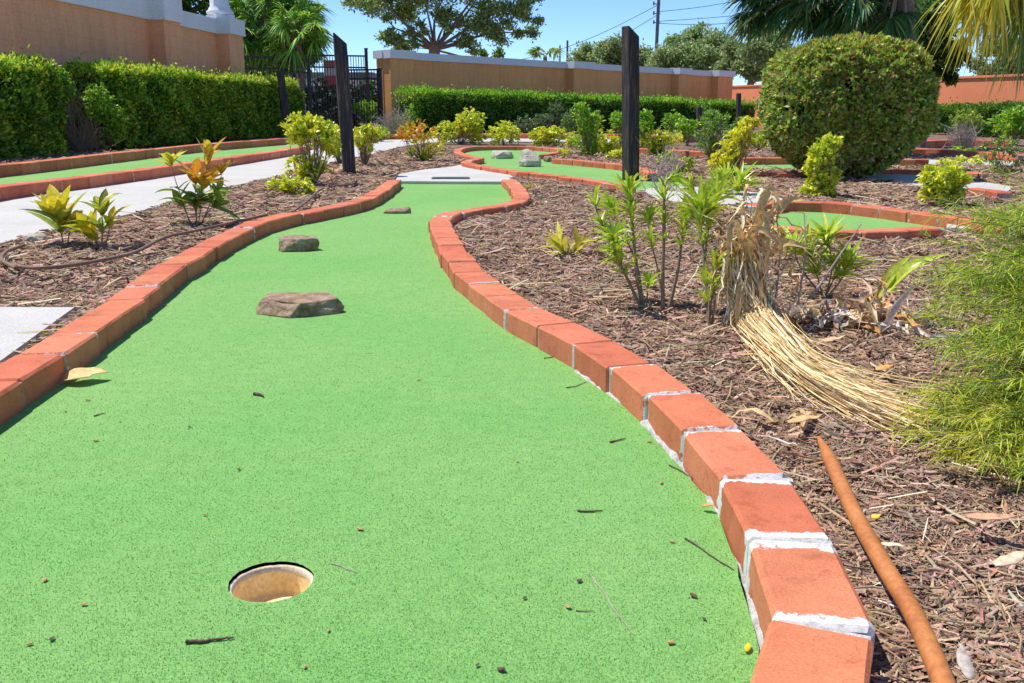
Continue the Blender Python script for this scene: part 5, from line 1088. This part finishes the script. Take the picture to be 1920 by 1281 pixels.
# ------------------------------------------------------------------ dried straw clump (fallen ornamental grass)
def dead_clump():
    rng = np.random.default_rng(161); b = unp(1405, 625, 0.01)
    root = thing('dried_grass_clump', 'collapsed bundle of dried straw stalks with curled tan leaves, lying on the mulch', 'dead plant', b)
    path = [uny(1392, 470, b.y + 0.06), uny(1398, 545, b.y + 0.03), uny(1428, 615, b.y - 0.03), unp(1478, 668, 0.05), unp(1555, 725, 0.035), unp(1640, 770, 0.025), unp(1730, 808, 0.02)]
    c = np.array([list(p) for p in catmull(path, 6)]); m0 = len(c)
    # straw stalks: many slim ribbons following the bundle, splaying at the end
    parts = []; n = 900; idx0 = rng.integers(0, 12, n); idx1 = np.clip(m0 - 1 - rng.exponential(5, n).astype(int), 20, m0 - 1)
    T = nrm(np.gradient(c, axis=0)); sd = nrm(np.cross(T, [0, 0, 1.0])); up = np.cross(sd, T); K = 12
    off = rng.normal(0, 1, (n, 2)); off /= np.maximum(1, np.linalg.norm(off, axis=1, keepdims=True) / 1.6)
    s = np.linspace(0, 1, K)[None] * (idx1 - idx0)[:, None] + idx0[:, None]; i = np.minimum(s.astype(int), m0 - 2); f = (s - i)[..., None]
    P = c[i] * (1 - f) + c[i + 1] * f; S_ = sd[i]; U_ = up[i]; fr = s / m0
    rad = 0.026 + 0.014 * np.exp(-((fr - 0.28) / 0.12) ** 2) + 0.03 * np.clip(fr - 0.55, 0, 1) - 0.012 * np.clip(fr - 0.4, 0, 1)
    P = P + S_ * (off[:, :1] * rad)[..., None] + U_ * (off[:, 1:] * rad * np.where(fr > 0.5, 0.45, 0.8))[..., None] + np.cumsum(rng.normal(0, 0.0026, P.shape), axis=1)
    loose = (rng.random(n) < 0.16)[:, None, None] * rng.normal(0, 0.035, (n, 1, 3)) * (np.linspace(0, 1, K) ** 2)[None, :, None]; P = P + loose
    P[..., 2] = np.maximum(P[..., 2], 0.018); w = rng.uniform(0.0022, 0.0055, n)[:, None] * np.linspace(1, 0.5, K)[None]
    Tn = nrm(np.gradient(P, axis=1)); side = nrm(np.cross(Tn, rng.normal(0, 1, (n, 1, 3)) + [0, 0, 1.0])); nn = np.cross(side, Tn)
    V = np.stack([P + side * w[..., None] * 0.5, P + nn * w[..., None] * 0.35, P - side * w[..., None] * 0.5], 2).reshape(-1, 3)
    ii = np.arange(n)[:, None, None] * K * 3 + np.arange(K - 1)[None, :, None] * 3
    F = np.concatenate([np.concatenate([ii, ii + 1, ii + 4, ii + 3], 2).reshape(-1, 4), np.concatenate([ii + 1, ii + 2, ii + 5, ii + 4], 2).reshape(-1, 4)])
    col = palette([(0.90, 0.70, 0.40), (0.82, 0.58, 0.28), (0.94, 0.82, 0.56), (0.66, 0.44, 0.20), (0.90, 0.72, 0.38)], n, rng, 0.12)
    mesh('stalks', V, F, M['dry'], root, cols=np.repeat(col, K * 3, 0))
    # grey-brown stalk behind the bundle
    G = Geo(); G.tube(catmull([uny(1378, 440, b.y + 0.1), uny(1385, 520, b.y + 0.06), uny(1420, 590, b.y), uny(1462, 640, b.y - 0.08)], 5), [0.012, 0.014, 0.018, 0.019, 0.018, 0.018, 0.017, 0.016] + [0.015] * 8, 7)
    G.make('main_stalk', M['stem'], root, smooth=True)
    # curled hanging leaves at the head
    n = 130; hub = np.array(uny(1408, 445, b.y + 0.06)); bs = hub + rng.normal(0, 1, (n, 3)) * [0.045, 0.03, 0.045]; dr = rng.normal(0, 0.6, (n, 3)) + [0.05, 0, 0.35]
    L = rng.uniform(0.06, 0.17, n); cc = palette([(0.76, 0.50, 0.22), (0.66, 0.42, 0.18), (0.84, 0.64, 0.34), (0.52, 0.32, 0.14), (0.86, 0.74, 0.48)], n, rng, 0.12)
    parts = [ribbons(bs, dr, L, rng.uniform(0.003, 0.010, n), rng, rng.uniform(0.3, 2.0, n), 8, 0.5, curl=0.18, cin=np.clip(cc * 1.1, 0, 0.9), cout=cc)]
    ns_ = 110; bs = np.array(uny(1392, 530, b.y + 0.02)) + rng.normal(0, 1, (ns_, 3)) * [0.022, 0.02, 0.03]; dr = rng.normal(0, 0.18, (ns_, 3)) + [0.02, -0.1, -1]; c2 = palette([(0.88, 0.76, 0.48), (0.80, 0.62, 0.34), (0.92, 0.84, 0.62), (0.70, 0.5, 0.26)], ns_, rng, 0.1)
    parts.append(ribbons(bs, dr, rng.uniform(0.06, 0.15, ns_), rng.uniform(0.003, 0.008, ns_), rng, 0.0, 6, 0.4, curl=0.06, cin=c2, cout=c2))
    for (x0, y0, x1, y1, x2, y2, dy) in [(1395, 520, 1415, 430, 1475, 470, -0.05), (1405, 450, 1440, 355, 1468, 395, 0.05), (1400, 480, 1372, 420, 1362, 520, -0.08), (1440, 480, 1470, 455, 1525, 468, -0.05), (1410, 440, 1435, 400, 1440, 520, -0.03), (1400, 500, 1385, 560, 1380, 620, -0.06), (1425, 450, 1470, 380, 1520, 375, 0.1)]:
        p0, p1, p2 = uny(x0, y0, b.y + 0.05), uny(x1, y1, b.y + 0.03 + dy), uny(x2, y2, b.y + dy)
        c_ = catmull([p0, p1, p2], 5)
        Pm = np.array([list(p) for p in c_])[None]; m = Pm.shape[1]; T_ = nrm(np.gradient(Pm, axis=1)); sdd = nrm(np.cross(T_, [0.2, -1, 0.3])); w_ = np.sin(np.linspace(0.1, 1, m) ** 0.7 * math.pi) * 0.012
        nn_ = np.cross(sdd, T_); Vv = np.stack([Pm + sdd * w_[None, :, None] + nn_ * w_[None, :, None] * 0.5, Pm, Pm - sdd * w_[None, :, None] + nn_ * w_[None, :, None] * 0.5], 2).reshape(-1, 3)
        Ff = np.array([[i * 3 + j, i * 3 + j + 1, i * 3 + 4 + j, i * 3 + 3 + j] for i in range(m - 1) for j in (0, 1)]); parts.append((Vv, Ff, np.repeat(np.array([[0.70, 0.48, 0.22]]), len(Vv), 0)))
    V, F, C = merge(parts); mesh('curled_leaves', V, F, M['dry'], root, cols=C, smooth=True)
    # thin bare stems around it
    G = Geo()
    for (x0, y0, x1, y1, x2, y2) in [(1370, 600, 1372, 500, 1350, 420), (1455, 560, 1462, 470, 1455, 400), (1495, 570, 1510, 480, 1508, 400), (1440, 560, 1470, 500, 1515, 420), (1330, 600, 1345, 500, 1380, 400), (1380, 470, 1400, 400, 1395, 350), (1520, 560, 1560, 500, 1615, 420), (1355, 610, 1390, 520, 1420, 430)]:
        G.tube(catmull([uny(x0, y0, b.y + 0.05), uny(x1, y1, b.y + 0.06), uny(x2, y2, b.y + 0.1)], 5), [0.0035 - 0.0002 * i for i in range(11)], 5)
    G.make('thin_stems', M['palestem'], root)
dead_clump()
def debris(label, cpx, rx, ry, n, seed, pal, Lr, Wr, name='dry_leaf_pile', curl=0.25):
    rng = np.random.default_rng(seed); c = unp(*cpx, 0.03); root = thing(name, label, 'dead leaves', (c.x, c.y, 0.02)); sc = c.y / FPX
    bs = np.array(c) + rng.normal(0, 1, (n, 3)) * [rx * sc, ry * sc * 2.2, 0.018]; bs[:, 2] = np.maximum(bs[:, 2], 0.02); dr = rng.normal(0, 1, (n, 3)) * [1, 1, 0.5] + [0, 0, 0.45]
    cc = palette(pal, n, rng, 0.15); V, F, C = ribbons(bs, dr, rng.uniform(*Lr, n), rng.uniform(*Wr, n), rng, rng.uniform(0.3, 1.0, n), 6, 0.6, curl=curl, cin=np.clip(cc * 1.1, 0, 0.9), cout=cc)
    V[:, 2] = np.maximum(V[:, 2], 0.012); mesh('curled_leaves', V, F, M['dry'], root, cols=C, smooth=True)
DRY = [(0.66, 0.46, 0.27), (0.76, 0.58, 0.36), (0.66, 0.58, 0.52), (0.40, 0.24, 0.14), (0.82, 0.74, 0.66), (0.66, 0.34, 0.13)]
debris('heap of curled grey and brown dead leaves at the foot of the ginger plant', (1650, 606), 42, 9, 260, 171, DRY, (0.05, 0.15), (0.006, 0.022), curl=0.3)
debris('dead leaf heap between the straw clump and the ginger plant', (1550, 596), 26, 12, 110, 172, DRY, (0.04, 0.12), (0.004, 0.016), curl=0.3)
debris('pile of torn tan leaves under the lower end of the straw clump', (1490, 785), 26, 4, 7, 173, [(0.76, 0.50, 0.24), (0.80, 0.58, 0.34)], (0.04, 0.08), (0.008, 0.018), curl=0.12)
debris('dry crumpled leaves at the foot of the leggy shrub beside the left post', (640, 322), 16, 4, 24, 174, [(0.7, 0.45, 0.25), (0.72, 0.55, 0.35)], (0.08, 0.16), (0.02, 0.05))

# ------------------------------------------------------------------ feathery grass at the right edge
def feather(label, base_px, seed, nst, H, spread, needle, pal, name='feathery_grass', zb=0.01, lean=(0, 0, 0), nn_=30, dens=1.0):
    rng = np.random.default_rng(seed); b = unp(*base_px, zb); root = thing(name, label, 'plant', b); G = Geo(); bs = []; dd = []
    for _ in range(nst):
        a = rng.random() * 6.283; out = Vector((math.cos(a), math.sin(a), 0)); sp = spread * rng.random() ** 0.5; h = H * rng.uniform(0.45, 1.05) * (1 - 0.35 * (sp / spread) ** 2)
        p0 = b + out * 0.02; p1 = b + out * sp * 0.45 + Vector((0, 0, h * 0.75)) + Vector(lean) * 0.4; p2 = b + out * sp + Vector((0, 0, h * rng.uniform(0.65, 1.0))) + Vector(lean)
        p2.z = max(p2.z, 0.02); c = catmull([p0, p1, p2], 7); G.tube(c, [0.0018 * (1 - 0.05 * i) for i in range(len(c))], 4, cap=False)
        pts = np.array([list(p) for p in c]); k = int(nn_ * dens); s = rng.uniform(0.12, 1, k) ** 0.8 * (len(pts) - 1.001); i = s.astype(int); f = (s - i)[:, None]
        bs.append(pts[i] * (1 - f) + pts[i + 1] * f); T = nrm(pts[i + 1] - pts[i]); dd.append(T * 0.9 + rng.normal(0, 0.6, (k, 3)))
    G.make('stems', M['stem'], root); bs = np.concatenate(bs); dd = np.concatenate(dd); n = len(bs)
    c = palette(pal, n, rng, 0.15); V, F, C = ribbons(bs, dd, rng.uniform(0.6, 1.3, n) * needle, 0.0019, rng, 0.25, 2, 0.2, [0.8, 0.9, 0.2], cin=c, cout=c)
    mesh('needles', V, F, M['leaf'], root, cols=C); return root
FG = [(0.42, 0.56, 0.05), (0.54, 0.62, 0.06), (0.28, 0.44, 0.04), (0.66, 0.66, 0.08), (0.18, 0.32, 0.04)]
feather('tall feathery green plant filling the right frame edge', (2085, 790), 181, 400, 0.56, 0.36, 0.036, FG, nn_=130)
feather('lower feathery yellow-green plant in front of the tall one at the right edge', (1985, 865), 182, 190, 0.12, 0.27, 0.030, [(0.66, 0.66, 0.08), (0.52, 0.60, 0.07), (0.34, 0.48, 0.05), (0.72, 0.66, 0.12)], nn_=95)
feather('thin blue-green grass spray by the hedge end near the iron gate', (600, 250), 183, 40, 0.75, 0.55, 0.10, [(0.20, 0.30, 0.16), (0.28, 0.36, 0.2)], nn_=20, name='ornamental_grass')

feather('middle mass of feathery yellow-green foliage between the tall and the low one at the right edge', (2050, 835), 184, 190, 0.30, 0.29, 0.033, FG, nn_=85)
# ------------------------------------------------------------------ pipes, tubing
def pipe(label, pts, r, m, name, cat, n=16, rr=None):
    l = catmull(pts, 10); G = Geo(); G.tube(l, rr or r, n); o = G.make(name, m, None, org=tuple(pts[0]), smooth=True); return props(o, label, cat)
pipe('orange-brown pipe lying on the mulch beside the right kerb', [unp(1536, 822, 0.022), unp(1560, 870, 0.040), unp(1601, 960, 0.048), unp(1660, 1065, 0.050), unp(1712, 1150, 0.048), unp(1765, 1270, 0.046), unp(1830, 1450, 0.045)], 0.0115, M['pipe'], 'pipe', 'pipe', rr=[0.0040 + min(0.0066, 0.0008 * i) for i in range(61)])
pipe('brown irrigation tube snaking across the left bed from the path to the croton', [unp(30, 503, 0.05), unp(4, 488, 0.05), unp(12, 472, 0.05), unp(45, 460, 0.04)], 0.0065, M['tube'], 'irrigation_tube', 'tube')
pipe('long brown irrigation tube lying along the left bed', [unp(14, 495, 0.024), unp(60, 502, 0.055), unp(130, 498, 0.055), unp(220, 482, 0.055), unp(260, 470, 0.055), unp(310, 445, 0.055), unp(370, 432, 0.05), unp(460, 412, 0.05), unp(500, 403, 0.05)], 0.0065, M['tube'], 'irrigation_tube', 'tube')
pipe('short brown irrigation tube between the leggy yellow shrub and the kerb', [unp(548, 398, 0.05), unp(575, 378, 0.055), unp(608, 352, 0.05), unp(660, 345, 0.05), unp(668, 335, 0.02)], 0.0065, M['tube'], 'irrigation_tube', 'tube')
# slot at the tee end
p = unp(845, 341); G = Geo(); wv = 70 / FPX * p.y / 2; G.box((p.x - wv, p.y - 0.02, 0.021), (p.x + wv, p.y + 0.05, 0.034)); G.box((p.x - wv + 0.01, p.y - 0.012, 0.0342), (p.x + wv - 0.01, p.y + 0.042, 0.037))
props(G.make('drain_cover', M['grey'], None, org=(p.x, p.y, 0.02)), 'narrow grey drain cover strip in the pale concrete pad beyond the big green', 'drain cover')

# ------------------------------------------------------------------ litter on the green
def leafbit(name, label, px, py, L, Wd, ang, col, seed, z=0.003, cat='leaf', group=None, droop=-0.15, fold=0.3, segs=7, curl=0.05):
    rng = np.random.default_rng(seed); b = unp(px, py, z); dr = np.array([[math.cos(ang), math.sin(ang), 0.05]]); bs = np.array([list(b)]) - dr * L / 2
    c = np.array([col]); V, F, C = ribbons(bs, dr, L, Wd, rng, droop, segs, fold, up=np.array([[0.05, -0.1, 1.0]]), curl=curl, cin=np.clip(c * 1.1, 0, 0.9), cout=c)
    V[:, 2] = np.maximum(V[:, 2], 0.003); o = mesh(name, V, F, M['dry'], None, org=tuple(b), cols=C, smooth=True)
    sdf = o.modifiers.new('thick', 'SOLIDIFY'); sdf.thickness = 0.0012
    return props(o, label, cat, group)
leafbit('fallen_leaf', 'large curled tan leaf on the turf against the left kerb', 160, 706, 0.085, 0.062, 0.55, (0.86, 0.58, 0.26), 201, z=0.012)
leafbit('fallen_leaf', 'yellow leaf scrap wedged in the gap at the foot of the near right kerb', 1401, 1215, 0.016, 0.007, 1.2, (0.80, 0.60, 0.04), 202)
leafbit('fallen_leaf', 'orange leaf scrap at the foot of the near right kerb', 1328, 950, 0.02, 0.01, -0.5, (0.72, 0.42, 0.16), 203, z=0.008)
for i, (px, py, L_, w_, a_, c_, lb) in enumerate([
    (1512, 790, 0.065, 0.02, 0.1, (0.70, 0.46, 0.22), 'broad tan leaf on the mulch under the straw clump'),
    (1660, 692, 0.045, 0.02, 0.3, (0.72, 0.40, 0.12), 'small orange leaf on the mulch right of the straw clump'),
    (1643, 971, 0.014, 0.011, 0.3, (0.80, 0.56, 0.10), 'round yellow leaf on the mulch right of the orange pipe'),
    (1860, 975, 0.06, 0.02, -0.4, (0.70, 0.40, 0.24), 'pinkish tan leaf on the mulch near the right frame edge'),
    (1672, 1027, 0.03, 0.012, -0.9, (0.78, 0.66, 0.46), 'cream wood sliver leaning on the orange pipe'),
    (1410, 668, 0.07, 0.012, -0.6, (0.68, 0.46, 0.20), 'stubby cut stalk lying left of the straw bundle'),
    (1900, 1055, 0.05, 0.018, 0.2, (0.74, 0.60, 0.42), 'cream leaf on the mulch at the right frame edge'),
    (1470, 830, 0.07, 0.005, -1.1, (0.78, 0.72, 0.62), 'long pale sliver on the mulch behind the near kerb'),
    (1560, 640, 0.06, 0.02, 0.1, (0.74, 0.50, 0.30), 'tan leaf on the mulch in front of the dead leaf heap'),
    (1808, 1245, 0.05, 0.014, 1.3, (0.60, 0.52, 0.45), 'grey wood splinter on the mulch at the lower right'),
    (1555, 1280, 0.02, 0.01, 0.3, (0.7, 0.4, 0.1), 'amber leaf crumb on the mulch at the bottom')]):
    leafbit('fallen_leaf', lb, px, py, L_, w_, a_, c_, 210 + i, z=0.045)
def twig(label, pts, r, m, seed, name='twig', group='twigs lying on the turf'):
    r = r * 0.8
    rng = random.Random(seed); P = [unp(x, y, 0.0006 + r * 0.7) for x, y in pts]; l = catmull(P, 5)
    l = [p + Vector((rng.uniform(-1, 1), rng.uniform(-1, 1), rng.uniform(0, 0.3))) * r * 0.5 for p in l]
    G = Geo(); G.tube(l, [r * (1 - 0.5 * i / (len(l) - 1)) * rng.uniform(0.85, 1.1) for i in range(len(l))], 6); return props(G.make(name, m, None, org=tuple(P[0]), smooth=True), label, 'twig', group)
M['darktwig'] = rough_mat('dark_twig', [(0.3, (0.10, 0.065, 0.045)), (0.7, (0.22, 0.15, 0.10))], 80, 0.5, 0.001)
twig('dark thick twig on the turf below the golf cup', [(350, 1204), (380, 1202), (410, 1198), (437, 1196)], 0.0028, M['darktwig'], 1)
twig('dark short twig on the turf left of the near right kerb', [(1083, 958), (1105, 959), (1130, 957)], 0.0022, M['darktwig'], 2)
twig('dark stubby twig near the right kerb, middle of the green', [(1144, 829), (1158, 826), (1172, 822)], 0.0022, M['darktwig'], 3)
twig('brown stubby bark piece on the turf in the left half of the green', [(478, 738), (487, 740), (494, 743)], 0.0045, M['darktwig'], 4)
twig('long curved pale stem on the turf at the lower right of the green', [(1106, 1078), (1135, 1115), (1152, 1145), (1172, 1168), (1188, 1190)], 0.0013, M['palestem'], 5)
twig('curled pale straw on the turf right of the golf cup', [(620, 1057), (635, 1060), (650, 1067), (670, 1074)], 0.0011, M['palestem'], 6)
twig('reddish twig against the near right kerb, upper one', [(1255, 872), (1275, 882), (1305, 900)], 0.0018, M['darktwig'], 7)
twig('brown twig pointing at the mortar gap of the near right kerb', [(1285, 1010), (1310, 1025), (1345, 1050), (1375, 1068)], 0.0018, M['darktwig'], 8)
twig('thin brown twig near the turf edge by the left kerb', [(176, 780), (187, 777), (198, 774)], 0.0018, M['darktwig'], 9)
twig('fine dark straw in the lower middle of the turf', [(1080, 1145), (1095, 1146), (1112, 1145)], 0.001, M['darktwig'], 10)
twig('fine brown twig on the turf near the neck of the green', [(1020, 672), (1040, 669), (1062, 668)], 0.0015, M['darktwig'], 11)
twig('thin dark twig next to the right kerb above the gap', [(1062, 727), (1080, 724), (1100, 716)], 0.0015, M['darktwig'], 12)
M['tancrumb'] = rough_mat('tan_crumb', [(0.3, (0.45, 0.26, 0.10)), (0.7, (0.62, 0.40, 0.18))], 200, 0.3, 0.001)
BIT = [(157, 1133, 0), (97, 1198, 1), (55, 1207, 0), (84, 1087, 0), (385, 965, 0), (1065, 1138, 0), (984, 1121, 1), (1300, 1117, 1), (895, 1247, 1), (940, 1256, 1), (572, 1250, 0), (675, 992, 0), (616, 1182, 0), (180, 826, 0), (123, 772, 1), (165, 750, 0), (225, 790, 0), (785, 712, 0), (970, 865, 0), (1086, 1089, 1), (1260, 1015, 0), (1240, 905, 0), (270, 602, 0), (355, 800, 1), (1218, 828, 0), (448, 880, 1), (1258, 1205, 0), (1320, 1160, 1)]
proto = []
for k in range(2):
    bm = bmesh.new(); bmesh.ops.create_icosphere(bm, subdivisions=2, radius=1)
    for v in bm.verts: v.co = Vector((v.co.x * 0.0040, v.co.y * 0.0023, v.co.z * 0.0012 + 0.0006)) * (1 + 0.5 * noise.noise(v.co * 2.2 + Vector((k * 7, 0, 0))))
    me = bpy.data.meshes.new('leaf_crumb'); bm.to_mesh(me); bm.free(); me.materials.append(M['darktwig'] if k else M['tancrumb']); proto.append(me)
LC = ['tan leaf crumb lying on the turf', 'dark brown leaf crumb lying on the turf']
for i, (px, py, k) in enumerate(BIT):
    o = bpy.data.objects.new('leaf_crumb', proto[k]); COL.objects.link(o); q = unp(px, py, 0.0022); o.location = q; o.rotation_euler = (0, 0.1, i * 1.7); o.scale = (1 + 0.3 * math.sin(i * 3),) * 3
    props(o, LC[k], 'leaf crumb', ['tan leaf crumbs scattered on the turf', 'dark leaf crumbs scattered on the turf'][k])
# tiny red blossoms
def bloom(px, py, y, r, label):
    c = uny(px, py, y); rng = np.random.default_rng(int(px)); n = 9; a = np.arange(n) * 2.4; dr = np.stack([np.cos(a), np.sin(a), np.full(n, 0.4)], 1)
    V, F, C = ribbons(np.repeat(np.array([list(c)]), n, 0), dr, r, r * 0.7, rng, 0.2, 4, 0.3, cin=np.full((n, 3), (0.62, 0.02, 0.03)), cout=np.full((n, 3), (0.70, 0.04, 0.05)))
    props(mesh('red_flower', V, F, M['leaf'], None, org=tuple(c), cols=C, smooth=True), label, 'flower')
bloom(1803, 637, unp(1803, 700).y + 0.02, 0.008, 'tiny red flower at the edge of the tall feathery plant')
bloom(1709, 86, 12.2, 0.05, 'pinkish red bloom just above the clipped bush')
bloom(1575, 578, unp(1575, 600).y, 0.012, 'small red bud by the dead leaf heap')
